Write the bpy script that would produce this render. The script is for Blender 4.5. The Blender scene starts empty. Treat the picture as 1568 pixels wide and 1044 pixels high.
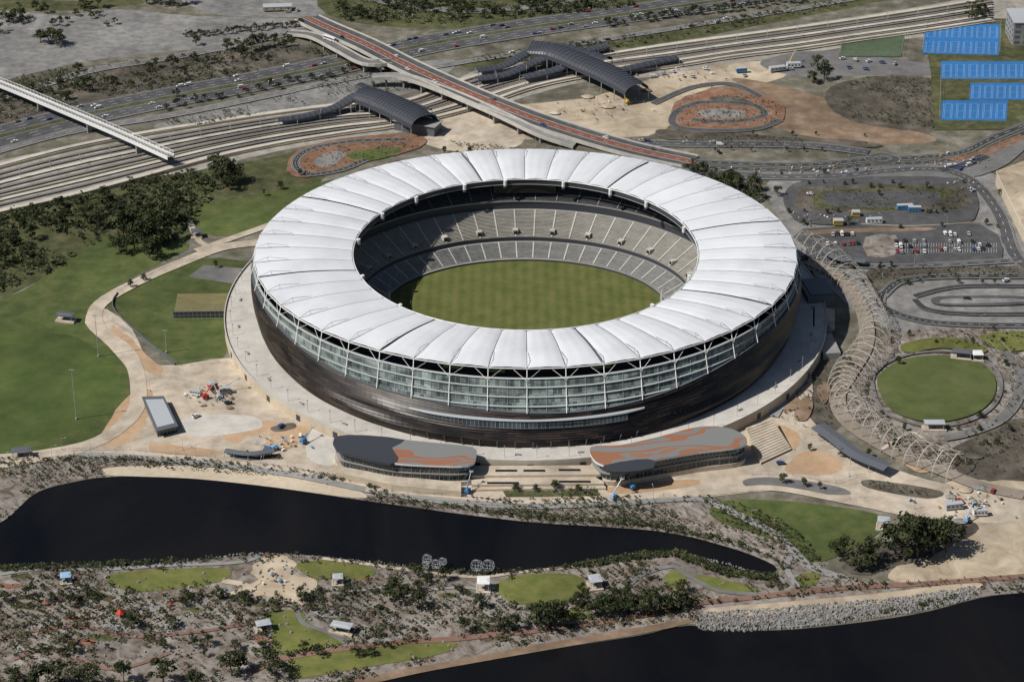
import bpy, bmesh, math, random
import numpy as np
from math import radians, sin, cos, pi, sqrt, atan2, hypot
random.seed(7); rng=np.random.default_rng(7)
scene=bpy.context.scene
# ---------------------------------------------------------------- camera / survey
CX,CY,CZ=-7.8,-1197.5,628.0; PIT=radians(28); F=3600.0
cam=bpy.data.cameras.new("camera"); cam.lens=36*F/1568; cam.sensor_width=36; cam.clip_end=30000; cam.clip_start=5
co=bpy.data.objects.new("camera",cam); co.location=(CX,CY,CZ); co.rotation_euler=(pi/2-PIT,0,0)
scene.collection.objects.link(co); scene.camera=co
def G(px,py,z=0.0):
    """survey point (aerial photo reading) -> world point at height z"""
    u=px-784; v=522-py
    dy=F*cos(PIT)+v*sin(PIT); dz=-F*sin(PIT)+v*cos(PIT)
    t=(z-CZ)/dz
    return (CX+u*t, CY+dy*t, z)
# ---------------------------------------------------------------- light
w=bpy.data.worlds.new("World"); scene.world=w; w.use_nodes=True
nt=w.node_tree; bg=nt.nodes["Background"]; sky=nt.nodes.new("ShaderNodeTexSky"); sky.sky_type='NISHITA'
SX,SY=-0.86,-0.30; EL=radians(49)
sky.sun_disc=False; sky.sun_elevation=EL; sky.sun_rotation=atan2(SX,SY); bg.inputs[1].default_value=0.05
nt.links.new(sky.outputs[0],bg.inputs[0])
sl=bpy.data.lights.new("sun",'SUN'); sl.energy=4.6; sl.angle=radians(.5); sl.color=(1,.955,.885)
so=bpy.data.objects.new("sun",sl); scene.collection.objects.link(so)
from mathutils import Vector
n=hypot(SX,SY); d=Vector((SX/n*cos(EL),SY/n*cos(EL),sin(EL)))
so.rotation_euler=d.to_track_quat('Z','Y').to_euler(); so.location=d*2000
scene.view_settings.view_transform='Standard'; scene.view_settings.look='None'; scene.view_settings.exposure=0
# ---------------------------------------------------------------- materials
def M(name,cols,scale=.2,rough=.9,scale2=.02,var=.25,bump=0.0,metal=0,spec=.3,detail=6,vec=None,dist=0):
    m=bpy.data.materials.new(name); m.use_nodes=True; t=m.node_tree; N=t.nodes; L=t.links
    b=N["Principled BSDF"]; b.inputs["Roughness"].default_value=rough; b.inputs["Metallic"].default_value=metal
    b.inputs["Specular IOR Level"].default_value=spec
    tc=N.new("ShaderNodeTexCoord"); no=N.new("ShaderNodeTexNoise"); no.inputs["Scale"].default_value=scale
    no.inputs["Detail"].default_value=detail; no.inputs["Roughness"].default_value=.68; no.inputs["Distortion"].default_value=dist
    L.new(tc.outputs["Object"],no.inputs["Vector"])
    cr=N.new("ShaderNodeValToRGB"); e=cr.color_ramp.elements
    k=len(cols)
    if len(cols[0])==3:
        cols=[(.3+.4*i/max(1,k-1),)+(c,) for i,c in enumerate(cols)] if k>1 else [(.5,cols[0])]
    for i,(p,c) in enumerate(cols):
        el=e[i] if i<2 and i<len(e) else e.new(p)
        el.position=p; el.color=(*c,1)
    if k==1: e[1].color=(*cols[0][1],1)
    L.new(no.outputs[0],cr.inputs[0]); out=cr.outputs[0]
    if var>0:
        n2=N.new("ShaderNodeTexNoise"); n2.inputs["Scale"].default_value=scale2; n2.inputs["Detail"].default_value=4
        L.new(tc.outputs["Object"],n2.inputs["Vector"])
        mr=N.new("ShaderNodeMapRange"); mr.inputs[1].default_value=.3; mr.inputs[2].default_value=.7
        mr.inputs[3].default_value=1-var; mr.inputs[4].default_value=1+var
        L.new(n2.outputs[0],mr.inputs[0])
        mx=N.new("ShaderNodeVectorMath"); mx.operation='SCALE'
        L.new(out,mx.inputs[0]); L.new(mr.outputs[0],mx.inputs["Scale"]); out=mx.outputs[0]
    L.new(out,b.inputs["Base Color"])
    if bump>0:
        bp=N.new("ShaderNodeBump"); bp.inputs["Strength"].default_value=bump; bp.inputs["Distance"].default_value=.5
        L.new(no.outputs[0],bp.inputs["Height"]); L.new(bp.outputs[0],b.inputs["Normal"])
    return m
def P(name,c,rough=.6,metal=0,spec=.4): return M(name,[c,tuple(x*1.12 for x in c)],scale=.8,rough=rough,var=.06,metal=metal,spec=spec)
m_base=M("mat_ground_scrub",[(.05,.055,.035),(.13,.12,.09),(.25,.235,.20)],scale=.07,var=.3,scale2=.012,detail=12)
m_gravel=M("mat_gravel",[(.12,.118,.115),(.20,.195,.19),(.29,.28,.26)],scale=.12,var=.25,detail=12)
m_grass=M("mat_lawn",[(.040,.060,.016),(.070,.092,.026),(.115,.122,.042)],scale=.09,var=.34,scale2=.014,detail=12)
m_grass2=M("mat_lawn_dry",[(.075,.098,.022),(.125,.136,.036),(.18,.165,.06)],scale=.12,var=.25,detail=12)
m_grassd=M("mat_rough_grass",[(.032,.045,.014),(.07,.075,.03),(.14,.125,.07)],scale=.12,var=.3,detail=10)
m_mulch=M("mat_mulch",[(.28,(.05,.048,.034)),(.40,(.125,.095,.072)),(.48,(.195,.165,.14)),(.58,(.25,.23,.21)),(.7,(.36,.33,.30))],scale=.11,var=.3,scale2=.03,detail=14,dist=1.5)
m_redmulch=M("mat_red_mulch",[(.13,.055,.035),(.22,.10,.06),(.26,.19,.15)],scale=.2,var=.2,detail=8)
m_asph=M("mat_asphalt",[(.05,.052,.055),(.075,.076,.08),(.11,.108,.107)],scale=.12,var=.2,detail=10)
m_asph2=M("mat_old_asphalt",[(.11,.11,.108),(.15,.148,.145),(.20,.195,.19)],scale=.1,var=.2,detail=10)
m_asphn=M("mat_new_asphalt",[(.028,.03,.034),(.045,.047,.05),(.065,.065,.065)],scale=.15,var=.15)
m_red=M("mat_red_asphalt",[(.16,.065,.045),(.225,.095,.065)],scale=.15,var=.15)
m_redp2=M("mat_red_gravel_path",[(.17,.095,.07),(.23,.14,.11)],scale=.2,var=.2)
m_paint=P("mat_white_paint",(.7,.7,.68))
m_line=P("mat_court_line",(.35,.42,.5))
m_conc=M("mat_concrete",[(.38,.365,.335),(.47,.45,.41),(.54,.52,.48)],scale=.15,var=.1,detail=10)
m_apron=M("mat_apron_paving",[(.40,.38,.345),(.49,.465,.425),(.56,.54,.50)],scale=.12,var=.12,detail=10)
m_conc2=M("mat_grey_concrete",[(.22,.218,.21),(.30,.293,.28)],scale=.15,var=.15)
m_cream=M("mat_cream_paving",[(.34,.28,.215),(.45,.385,.305),(.54,.475,.39)],scale=.12,var=.2,scale2=.03,detail=13)
m_orange=M("mat_orange_paving",[(.36,.235,.14),(.46,.325,.21)],scale=.2,var=.2,detail=10)
m_sand=M("mat_sand",[(.26,.205,.145),(.42,.345,.25),(.54,.47,.37)],scale=.07,var=.28,detail=13,dist=.8)
m_lime=M("mat_limestone",[(.44,.37,.27),(.57,.49,.38)],scale=.3,var=.15)
m_dirt=M("mat_brown_dirt",[(.13,.09,.06),(.20,.14,.095),(.28,.21,.155)],scale=.08,var=.25,detail=12)
m_odirt=M("mat_orange_dirt",[(.12,.072,.047),(.21,.11,.068),(.27,.19,.14)],scale=.12,var=.3,detail=12)
m_ddirt=M("mat_dark_dirt",[(.04,.035,.028),(.09,.078,.062),(.15,.13,.105)],scale=.08,var=.3,detail=12)
m_ball=M("mat_ballast",[(.19,.175,.15),(.30,.28,.245),(.42,.395,.35)],scale=.1,var=.25,detail=12)
m_blue=M("mat_blue_court",[(.022,.13,.34),(.03,.16,.40)],scale=.3,var=.12)
m_rock=M("mat_rock",[(.12,.117,.112),(.23,.225,.215),(.38,.37,.36)],scale=.4,var=.1,bump=.3)
m_metal=P("mat_galvanised",(.42,.43,.44),rough=.45,metal=.3)
m_white=P("mat_white_steel",(.70,.70,.69),rough=.4)
m_rail2=P("mat_facade_steel",(.36,.39,.385),rough=.4)
m_dark=P("mat_dark_grey_roof",(.045,.048,.06),rough=.45)
m_dgrey=P("mat_slate_grey",(.10,.11,.125),rough=.5)
m_lgrey=P("mat_light_roof",(.38,.40,.42),rough=.5)
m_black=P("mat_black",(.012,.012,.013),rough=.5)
m_bark=M("mat_bark",[(.10,.08,.06),(.2,.17,.14)],scale=1.5)
m_leafd=M("mat_leaf_dark",[(.016,.024,.010),(.032,.042,.018)],scale=.5,var=.2,spec=.15)
m_leafm=M("mat_leaf_mid",[(.034,.046,.019),(.058,.07,.03)],scale=.5,var=.2,spec=.15)
m_leafl=M("mat_leaf_light",[(.07,.08,.035),(.11,.11,.055)],scale=.5,var=.2,spec=.15)
m_leafg=M("mat_leaf_grey",[(.12,.12,.09),(.19,.185,.15)],scale=.5,var=.2,spec=.15)
m_leafr=M("mat_leaf_russet",[(.10,.06,.035),(.16,.10,.06)],scale=.5,var=.2,spec=.15)
m_carglass=P("mat_car_glass",(.02,.024,.03),rough=.1,spec=.8)
m_tyre=P("mat_tyre",(.015,.015,.015))
carcols=[P("mat_car_"+n,c,rough=.3,spec=.6) for n,c in [("white",(.7,.7,.7)),("silver",(.4,.41,.43)),("black",(.02,.02,.022)),("red",(.35,.03,.025)),("blue",(.04,.09,.25)),("grey",(.14,.145,.15))]]
m_yellow=P("mat_yellow_paint",(.6,.38,.03)); m_redp=P("mat_red_paint",(.5,.04,.025)); m_bluep=P("mat_blue_paint",(.05,.2,.42)); m_bluel=P("mat_pale_blue",(.25,.42,.6)); m_greenp=P("mat_green_panel",(.16,.22,.08))
def water_mat():
    m=bpy.data.materials.new("mat_river_water"); m.use_nodes=True; N=m.node_tree.nodes; L=m.node_tree.links
    b=N["Principled BSDF"]; b.inputs["Roughness"].default_value=.12; b.inputs["IOR"].default_value=1.33
    b.inputs["Specular IOR Level"].default_value=.3
    tc=N.new("ShaderNodeTexCoord"); mp=N.new("ShaderNodeMapping"); mp.inputs["Scale"].default_value=(1,.5,1)
    no=N.new("ShaderNodeTexNoise"); no.inputs["Scale"].default_value=.35; no.inputs["Detail"].default_value=8
    n2=N.new("ShaderNodeTexNoise"); n2.inputs["Scale"].default_value=.02; n2.inputs["Detail"].default_value=5; n2.inputs["Distortion"].default_value=1
    cr=N.new("ShaderNodeValToRGB"); e=cr.color_ramp.elements; e[0].position=.35; e[0].color=(.0035,.0038,.0048,1); e[1].position=.7; e[1].color=(.0095,.0088,.0088,1)
    bp=N.new("ShaderNodeBump"); bp.inputs["Strength"].default_value=.6; bp.inputs["Distance"].default_value=.35
    L.new(tc.outputs["Object"],mp.inputs[0]); L.new(mp.outputs[0],no.inputs["Vector"]); L.new(mp.outputs[0],n2.inputs["Vector"]); L.new(n2.outputs[0],cr.inputs[0]); L.new(cr.outputs[0],b.inputs["Base Color"])
    L.new(no.outputs[0],bp.inputs["Height"]); L.new(bp.outputs[0],b.inputs["Normal"])
    return m
m_water=water_mat()
def uvmat(name,base,kind,rough=.5,metal=0,nsc=(.03,.16,1)):
    """brick pattern in UV metres"""
    m=bpy.data.materials.new(name); m.use_nodes=True; N=m.node_tree.nodes; L=m.node_tree.links
    b=N["Principled BSDF"]; b.inputs["Roughness"].default_value=rough; b.inputs["Metallic"].default_value=metal
    tc=N.new("ShaderNodeTexCoord"); br=N.new("ShaderNodeTexBrick")
    bw,bh,mort,c1,c2,cm,var=kind
    br.inputs["Scale"].default_value=1; br.inputs["Brick Width"].default_value=bw; br.inputs["Row Height"].default_value=bh
    br.inputs["Mortar Size"].default_value=mort; br.inputs["Color1"].default_value=(*c1,1); br.inputs["Color2"].default_value=(*c2,1); br.inputs["Mortar"].default_value=(*cm,1)
    L.new(tc.outputs["UV"],br.inputs["Vector"])
    mp=N.new("ShaderNodeMapping"); mp.inputs["Scale"].default_value=nsc
    no=N.new("ShaderNodeTexNoise"); no.inputs["Scale"].default_value=1; no.inputs["Detail"].default_value=5; no.inputs["Distortion"].default_value=.6
    L.new(tc.outputs["UV"],mp.inputs[0]); L.new(mp.outputs[0],no.inputs["Vector"])
    mr=N.new("ShaderNodeMapRange"); mr.inputs[1].default_value=.35; mr.inputs[2].default_value=.65; mr.inputs[3].default_value=1-var; mr.inputs[4].default_value=1+var
    L.new(no.outputs[0],mr.inputs[0]); mx=N.new("ShaderNodeVectorMath"); mx.operation='SCALE'
    L.new(br.outputs[0],mx.inputs[0]); L.new(mr.outputs[0],mx.inputs["Scale"]); L.new(mx.outputs[0],b.inputs["Base Color"])
    return m
m_bronze=uvmat("mat_bronze_cladding",0,(8,1.5,.08,(.010,.008,.007),(.042,.029,.023),(.007,.005,.005),.75),rough=.42,metal=.2,nsc=(.04,.12,1))
m_glass=uvmat("mat_facade_glazing",0,(2.6,3.4,.10,(.05,.068,.066),(.19,.23,.215),(.25,.27,.265),.6),rough=.15,nsc=(.06,.2,1))
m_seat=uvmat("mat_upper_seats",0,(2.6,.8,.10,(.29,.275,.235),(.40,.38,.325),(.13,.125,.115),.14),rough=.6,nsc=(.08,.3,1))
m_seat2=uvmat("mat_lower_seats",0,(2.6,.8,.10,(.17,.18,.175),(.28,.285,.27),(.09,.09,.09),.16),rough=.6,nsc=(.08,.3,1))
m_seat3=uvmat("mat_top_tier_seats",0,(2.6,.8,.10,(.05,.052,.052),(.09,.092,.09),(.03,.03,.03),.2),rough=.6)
m_pavg=uvmat("mat_pavilion_glazing",0,(2.2,3.0,.12,(.02,.03,.035),(.06,.075,.08),(.20,.20,.20),.3),rough=.12)
m_fabric=M("mat_roof_fabric",[(.60,.62,.655),(.685,.70,.73)],scale=.05,rough=.45,var=.08,scale2=.04,detail=10)
def field_mat():
    m=bpy.data.materials.new("mat_oval_turf"); m.use_nodes=True; N=m.node_tree.nodes; L=m.node_tree.links
    b=N["Principled BSDF"]; b.inputs["Roughness"].default_value=.9; b.inputs["Specular IOR Level"].default_value=.15
    tc=N.new("ShaderNodeTexCoord"); no=N.new("ShaderNodeTexNoise"); no.inputs["Scale"].default_value=.10; no.inputs["Detail"].default_value=12; no.inputs["Roughness"].default_value=.7
    L.new(tc.outputs["Object"],no.inputs["Vector"])
    wv=N.new("ShaderNodeTexWave"); wv.inputs["Scale"].default_value=.05; wv.inputs["Distortion"].default_value=.4; wv.bands_direction='X'
    L.new(tc.outputs["Object"],wv.inputs["Vector"])
    a=N.new("ShaderNodeMath"); a.operation='MULTIPLY_ADD'; a.inputs[1].default_value=.13
    L.new(wv.outputs["Fac"],a.inputs[0]); L.new(no.outputs[0],a.inputs[2])
    cr=N.new("ShaderNodeValToRGB"); e=cr.color_ramp.elements; e[0].position=.35; e[0].color=(.072,.092,.025,1); e[1].position=.8; e[1].color=(.15,.148,.052,1)
    L.new(a.outputs[0],cr.inputs[0]); L.new(cr.outputs[0],b.inputs["Base Color"]); return m
m_field=field_mat()
def swirl_mat():
    m=bpy.data.materials.new("mat_patterned_roof"); m.use_nodes=True; N=m.node_tree.nodes; L=m.node_tree.links
    b=N["Principled BSDF"]; b.inputs["Roughness"].default_value=.6
    tc=N.new("ShaderNodeTexCoord"); mp=N.new("ShaderNodeMapping"); mp.inputs["Scale"].default_value=(.8,1.6,1); wv=N.new("ShaderNodeTexNoise"); wv.inputs["Scale"].default_value=.032; wv.inputs["Distortion"].default_value=1.3; wv.inputs["Detail"].default_value=0
    L.new(tc.outputs["Object"],mp.inputs[0]); L.new(mp.outputs[0],wv.inputs["Vector"])
    cr=N.new("ShaderNodeValToRGB"); cr.color_ramp.interpolation='CONSTANT'; e=cr.color_ramp.elements
    e[0].position=0; e[0].color=(.20,.205,.20,1); e[1].position=.42; e[1].color=(.29,.13,.075,1)
    x=e.new(.52); x.color=(.19,.195,.19,1); x=e.new(.60); x.color=(.30,.135,.08,1)
    L.new(wv.outputs[0],cr.inputs[0]); L.new(cr.outputs[0],b.inputs["Base Color"]); return m
m_swirl=swirl_mat()
# ---------------------------------------------------------------- mesh builder
class MB:
    def __init__(s,mats): s.v=[];s.f=[];s.m=[];s.uv=[];s.mats=mats
    def face(s,pts,mi=0,uv=None):
        i0=len(s.v); s.v.extend([tuple(p) for p in pts]); s.f.append(tuple(range(i0,i0+len(pts)))); s.m.append(mi)
        s.uv.append(uv if uv else [(p[0],p[1]) for p in pts])
    def box(s,c,size,rot=0,mi=0,taper=1.0):
        cx,cy,cz=c; sx,sy,sz=[q/2 for q in size]; cr,sr=cos(rot),sin(rot)
        def q(x,y,z): return (cx+x*cr-y*sr, cy+x*sr+y*cr, cz+z)
        t=taper
        b=[q(-sx,-sy,-sz),q(sx,-sy,-sz),q(sx,sy,-sz),q(-sx,sy,-sz)]; u=[q(-sx*t,-sy*t,sz),q(sx*t,-sy*t,sz),q(sx*t,sy*t,sz),q(-sx*t,sy*t,sz)]
        s.face(u,mi); s.face(b[::-1],mi)
        for i in range(4):
            j=(i+1)%4; s.face([b[i],b[j],u[j],u[i]],mi)
    def tube(s,p0,p1,r,mi=0,n=4,r2=None):
        a=Vector(p0);b=Vector(p1);d=(b-a)
        if d.length<1e-6:return
        d.normalize(); x=d.orthogonal().normalized(); y=d.cross(x); r2=r if r2 is None else r2
        A=[a+(x*cos(2*pi*i/n)+y*sin(2*pi*i/n))*r for i in range(n)]; B=[b+(x*cos(2*pi*i/n)+y*sin(2*pi*i/n))*r2 for i in range(n)]
        for i in range(n):
            j=(i+1)%n; s.face([A[i],A[j],B[j],B[i]],mi)
        s.face(A[::-1],mi); s.face(B,mi)
    def path(s,pts,r,mi=0,n=4):
        for a,b in zip(pts[:-1],pts[1:]): s.tube(a,b,r,mi,n)
    def obj(s,name,parent=None,smooth=False,merge=False,loc=None):
        me=bpy.data.meshes.new(name); me.from_pydata(s.v,[],s.f)
        for m in s.mats: me.materials.append(m)
        me.polygons.foreach_set("material_index",s.m)
        ul=me.uv_layers.new(name="UVMap"); flat=[c for u in s.uv for p in u for c in p]; ul.data.foreach_set("uv",flat)
        if merge:
            bm=bmesh.new(); bm.from_mesh(me); bmesh.ops.remove_doubles(bm,verts=bm.verts,dist=.001); bm.to_mesh(me); bm.free()
        if smooth: me.polygons.foreach_set("use_smooth",[True]*len(me.polygons))
        me.update(); o=bpy.data.objects.new(name,me); scene.collection.objects.link(o)
        if parent: o.parent=parent
        if loc: o.location=loc
        return o
def empty(name,loc=(0,0,0)):
    o=bpy.data.objects.new(name,None); scene.collection.objects.link(o); o.location=loc; return o
def catmull(pts,closed,k=5):
    n=len(pts); out=[]; rngi=range(n) if closed else range(n-1)
    for i in rngi:
        g=(lambda j: pts[j%n]) if closed else (lambda j: pts[max(0,min(n-1,j))])
        p0,p1,p2,p3=g(i-1),g(i),g(i+1),g(i+2)
        for s in range(k):
            t=s/k
            out.append(tuple(.5*((2*b)+(-a+c)*t+(2*a-5*b+4*c-d)*t*t+(-a+3*b-3*c+d)*t**3) for a,b,c,d in zip(p0,p1,p2,p3)))
    if not closed: out.append(tuple(pts[-1]))
    return out
LZ=[0.01]
def nz(step=.004): LZ[0]+=step; return LZ[0]
REG={}
def poly(name,pts,mat,smooth=True,k=4,z=None,reg=None,rag=0):
    z=nz() if z is None else z
    W=[G(*p)[:2] for p in pts]
    if smooth: W=catmull(W,True,k)
    if rag: W=[(x+random.uniform(-rag,rag),y+random.uniform(-rag,rag)) for x,y in W]
    b=MB([mat]); area=sum(W[i][0]*W[(i+1)%len(W)][1]-W[(i+1)%len(W)][0]*W[i][1] for i in range(len(W)))
    if area<0: W=W[::-1]
    b.face([(x,y,z) for x,y in W]); o=b.obj(name)
    REG[reg or name]=W; return W
def world_path(pts,z=0,k=6,closed=False):
    W=[]
    for p in pts:
        zz=p[2] if len(p)>2 else z
        W.append(G(p[0],p[1],zz))
    return catmull(W,closed,k)
def offs(W,closed=False):
    n=len(W); N=[]
    for i in range(n):
        a=W[(i-1)%n] if closed else W[max(0,i-1)]; b=W[(i+1)%n] if closed else W[min(n-1,i+1)]
        dx,dy=b[0]-a[0],b[1]-a[1]; l=hypot(dx,dy) or 1; N.append((-dy/l,dx/l))
    return N
def strip(b,W,N,o0,o1,dz,mi,closed=False,dash=None):
    n=len(W)
    for i in range(n if closed else n-1):
        j=(i+1)%n
        L=hypot(W[j][0]-W[i][0],W[j][1]-W[i][1])
        if dash:
            m=max(1,int(L/dash)) 
            for q in range(m):
                t0=q/m; t1=(q+.4)/m
                pa=[W[i][c]+(W[j][c]-W[i][c])*t0 for c in range(3)]; pb=[W[i][c]+(W[j][c]-W[i][c])*t1 for c in range(3)]
                na=N[i]
                b.face([(pa[0]+na[0]*o0,pa[1]+na[1]*o0,pa[2]+dz),(pb[0]+na[0]*o0,pb[1]+na[1]*o0,pb[2]+dz),(pb[0]+na[0]*o1,pb[1]+na[1]*o1,pb[2]+dz),(pa[0]+na[0]*o1,pa[1]+na[1]*o1,pa[2]+dz)],mi)
        else:
            a0=(W[i][0]+N[i][0]*o0,W[i][1]+N[i][1]*o0,W[i][2]+dz); a1=(W[i][0]+N[i][0]*o1,W[i][1]+N[i][1]*o1,W[i][2]+dz)
            b0=(W[j][0]+N[j][0]*o0,W[j][1]+N[j][1]*o0,W[j][2]+dz); b1=(W[j][0]+N[j][0]*o1,W[j][1]+N[j][1]*o1,W[j][2]+dz)
            b.face([a0,b0,b1,a1],mi)
ROADS={}
def road(name,pts,width,mat=None,closed=False,kerb=True,lines=True,z=None,median=0,k=6,kerbmat=None,lanes=0):
    z=nz(.013 if (kerb or lines) else .005) if z is None else z
    W=world_path(pts,0,k,closed); W=[(x,y,zz+z) for x,y,zz in W]; N=offs(W,closed); h=width/2
    b=MB([mat or m_asph,kerbmat or m_conc2,m_paint,m_grassd])
    strip(b,W,N,-h,h,0,0,closed)
    if kerb:
        strip(b,W,N,h,h+.4,.12,1,closed); strip(b,W,N,-h-.4,-h,.12,1,closed)
    if lines:
        if median:
            strip(b,W,N,-median/2,median/2,.1,3,closed)
            for s in (-1,1):
                strip(b,W,N,s*(median/2+.8)-.08,s*(median/2+.8)+.08,.009,2,closed); strip(b,W,N,s*(h-1.2)-.08,s*(h-1.2)+.08,.009,2,closed)
                lw=(h-median/2)
                for q in range(1,max(2,lanes)): 
                    xo=s*(median/2+lw*q/max(2,lanes)); strip(b,W,N,xo-.1,xo+.1,.009,2,closed,dash=9)
        else:
            strip(b,W,N,-.1,.1,.009,2,closed,dash=9)
            for s in(-1,1): strip(b,W,N,s*(h-.6)-.06,s*(h-.6)+.06,.009,2,closed)
        LZ[0]+=.006
    o=b.obj(name); ROADS[name]=(W,N); return W,N
def block(name,pts,zt,zb,mt,ms,parent=None,smooth=False,world=False,inset=1.0,obj=True,b=None,k=4):
    W=pts if world else [G(p[0],p[1],zt)[:2] for p in pts]
    if smooth: W=catmull(W,True,k)
    area=sum(W[i][0]*W[(i+1)%len(W)][1]-W[(i+1)%len(W)][0]*W[i][1] for i in range(len(W)))
    if area<0: W=W[::-1]
    if inset!=1:
        cx=sum(p[0] for p in W)/len(W); cy=sum(p[1] for p in W)/len(W); W=[(cx+(x-cx)*inset,cy+(y-cy)*inset) for x,y in W]
    b=b or MB([mt,ms]); b.face([(x,y,zt) for x,y in W],0); acc=0
    for i in range(len(W)):
        j=(i+1)%len(W); L=hypot(W[i][0]-W[j][0],W[i][1]-W[j][1])
        b.face([(*W[i],zb),(*W[j],zb),(*W[j],zt),(*W[i],zt)],1,[(acc,0),(acc+L,0),(acc+L,zt-zb),(acc,zt-zb)]); acc+=L
    if obj: b.obj(name,parent)
    return W
# ================================================================ GROUND
b=MB([m_base]); b.face([(-9000,-4000,0),(9000,-4000,0),(9000,16000,0),(-9000,16000,0)]); b.obj("ground")
poly("lake_water",[(-120,872),(-110,830),(0,800),(22,776),(70,748),(150,731),(200,727),(300,731),(420,745),(520,759),(600,771),(700,786),(800,797),(920,806),(1000,812),(1060,822),(1110,835),(1150,848),(1185,862),(1188,874),(1165,881),(1120,875),(1085,856),(1040,845),(980,848),(900,862),(840,872),(790,876),(730,878),(640,869),(560,860),(480,850),(400,848),(300,858),(200,866),(100,865),(0,868)],m_water)
poly("river_water",[(380,1095),(520,1056),(640,1030),(760,1008),(880,988),(980,972),(1055,957),(1140,965),(1250,960),(1400,940),(1500,915),(1568,907),(1700,895),(2200,850),(2600,1400),(1500,1600),(300,1500),(200,1200)],m_water)
poly("gravel_lot_ground",[(-60,20),(100,25),(180,15),(300,25),(470,30),(470,45),(300,75),(160,90),(60,110),(-60,150)],m_gravel)
poly("gravel_lot_ground",[(-60,-10),(100,2),(200,-4),(210,8),(100,16),(-60,14)],m_grassd,rag=2)
poly("gravel_lot_ground",[(280,-12),(480,-12),(500,15),(470,26),(330,22)],m_gravel,rag=1)
poly("verge_ground",[(-60,150),(60,110),(200,95),(420,70),(540,75),(540,85),(300,130),(100,165),(-60,205)],m_ddirt)
poly("dry_ground",[(520,30),(700,45),(900,20),(1100,-10),(700,-20),(500,-10)],m_grassd)
poly("verge_ground",[(240,190),(420,150),(560,110),(640,95),(700,95),(640,140),(500,160),(300,196)],m_gravel)
poly("verge_ground",[(700,95),(840,70),(1000,50),(1150,22),(1300,-5),(1420,-8),(1300,12),(1100,52),(930,78),(760,105)],m_grassd,rag=2)
poly("railway_ground",[(-80,275),(100,225),(300,190),(500,160),(640,150),(740,105),(900,85),(1050,62),(1200,42),(1400,12),(1600,-20),(1600,28),(1450,52),(1300,72),(1200,88),(1100,100),(1000,118),(900,125),(800,150),(700,185),(600,205),(460,225),(300,262),(150,305),(-80,360)],m_ball,k=6)
poly("sand_ground",[(740,180),(800,160),(900,150),(1000,120),(1120,98),(1220,95),(1180,125),(1090,135),(1040,165),(1020,200),(960,212),(880,205),(800,215),(720,200)],m_sand,rag=2)
poly("sand_ground",[(640,190),(700,165),(760,180),(800,200),(790,225),(700,232),(640,215)],m_cream)
poly("bare_earth_ground",[(1120,122),(1180,128),(1260,150),(1340,185),(1435,212),(1380,222),(1290,218),(1200,200),(1150,180),(1190,165)],m_dirt)
poly("scrub_field_ground",[(1265,140),(1330,118),(1425,120),(1435,150),(1432,198),(1360,196),(1290,180)],m_ddirt,rag=1)
poly("gravel_lot_ground",[(1170,92),(1260,78),(1400,95),(1440,95),(1430,115),(1330,115),(1250,120),(1180,108)],m_asph2)
poly("service_yard_ground",[(1180,275),(1300,262),(1500,262),(1568,300),(1700,400),(1700,520),(1500,520),(1350,500),(1270,440),(1220,390),(1190,330)],m_gravel,k=6)
poly("garden_bed_ground",[(1340,520),(1420,505),(1560,505),(1600,560),(1560,680),(1480,720),(1400,710),(1320,660),(1290,600),(1310,560)],m_mulch)
poly("garden_bed_ground",[(1180,600),(1230,560),(1290,560),(1290,650),(1240,660),(1180,640)],m_ddirt)
poly("scrub_woodland_ground",[(-60,350),(60,315),(180,280),(300,262),(420,240),(500,225),(480,290),(330,345),(260,380),(150,375),(60,430),(-60,470)],m_grassd)
poly("riverbank_scrub_ground",[(-60,710),(100,700),(220,700),(400,712),(520,730),(640,752),(800,765),(1000,760),(1100,765),(1200,800),(1260,870),(1200,890),(1185,865),(1110,836),(1000,812),(800,798),(600,772),(420,746),(300,731),(150,731),(60,752),(0,800),(-110,840),(-160,780)],m_mulch,k=4,reg="bank",)
poly("sandbank_ground",[(165,716),(250,713),(350,718),(450,730),(540,748),(560,762),(500,757),(420,746),(300,733),(200,729),(160,726)],m_lime)
poly("lawn_grass",[(-80,480),(0,460),(60,430),(140,370),(200,358),(290,375),(240,405),(180,440),(135,475),(148,510),(188,552),(200,592),(182,640),(120,680),(0,705),(-80,712)],m_grass)
poly("lawn_grass",[(-60,525),(60,510),(125,520),(175,560),(185,600),(150,645),(60,672),(-60,690)],M("mat_playing_lawn",[(.040,.066,.015),(.062,.09,.022),(.088,.11,.032)],scale=.06,var=.25,scale2=.02,detail=12),rag=.6)
poly("lawn_grass",[(275,322),(360,305),(440,290),(520,275),(500,300),(400,350),(340,362),(290,350)],m_grass)
poly("training_field_grass",[(178,445),(215,425),(275,398),(388,402),(388,470),(352,530),(330,556),(272,562),(225,520),(165,492)],m_grass,k=2)
poly("cricket_pitch_ground",[(272,450),(356,449),(352,480),(266,481)],M("mat_pitch_turf",[(.13,.115,.05),(.19,.165,.08)],scale=.2,var=.2),smooth=False)
poly("concrete_pad_ground",[(312,406),(382,412),(366,436),(288,424)],m_asph2,smooth=False)
poly("island_ground",[(-160,870),(0,869),(100,867),(200,867),(300,859),(400,849),(480,851),(560,861),(640,870),(730,879),(790,877),(840,873),(900,863),(980,849),(1040,846),(1085,857),(1120,876),(1165,882),(1200,880),(1300,885),(1400,890),(1568,880),(1620,900),(1568,907),(1500,914),(1400,936),(1250,957),(1140,963),(1055,955),(980,970),(880,986),(760,1006),(640,1028),(520,1054),(380,1090),(0,1180),(-260,1100)],m_mulch,k=4,reg="island")
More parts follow.
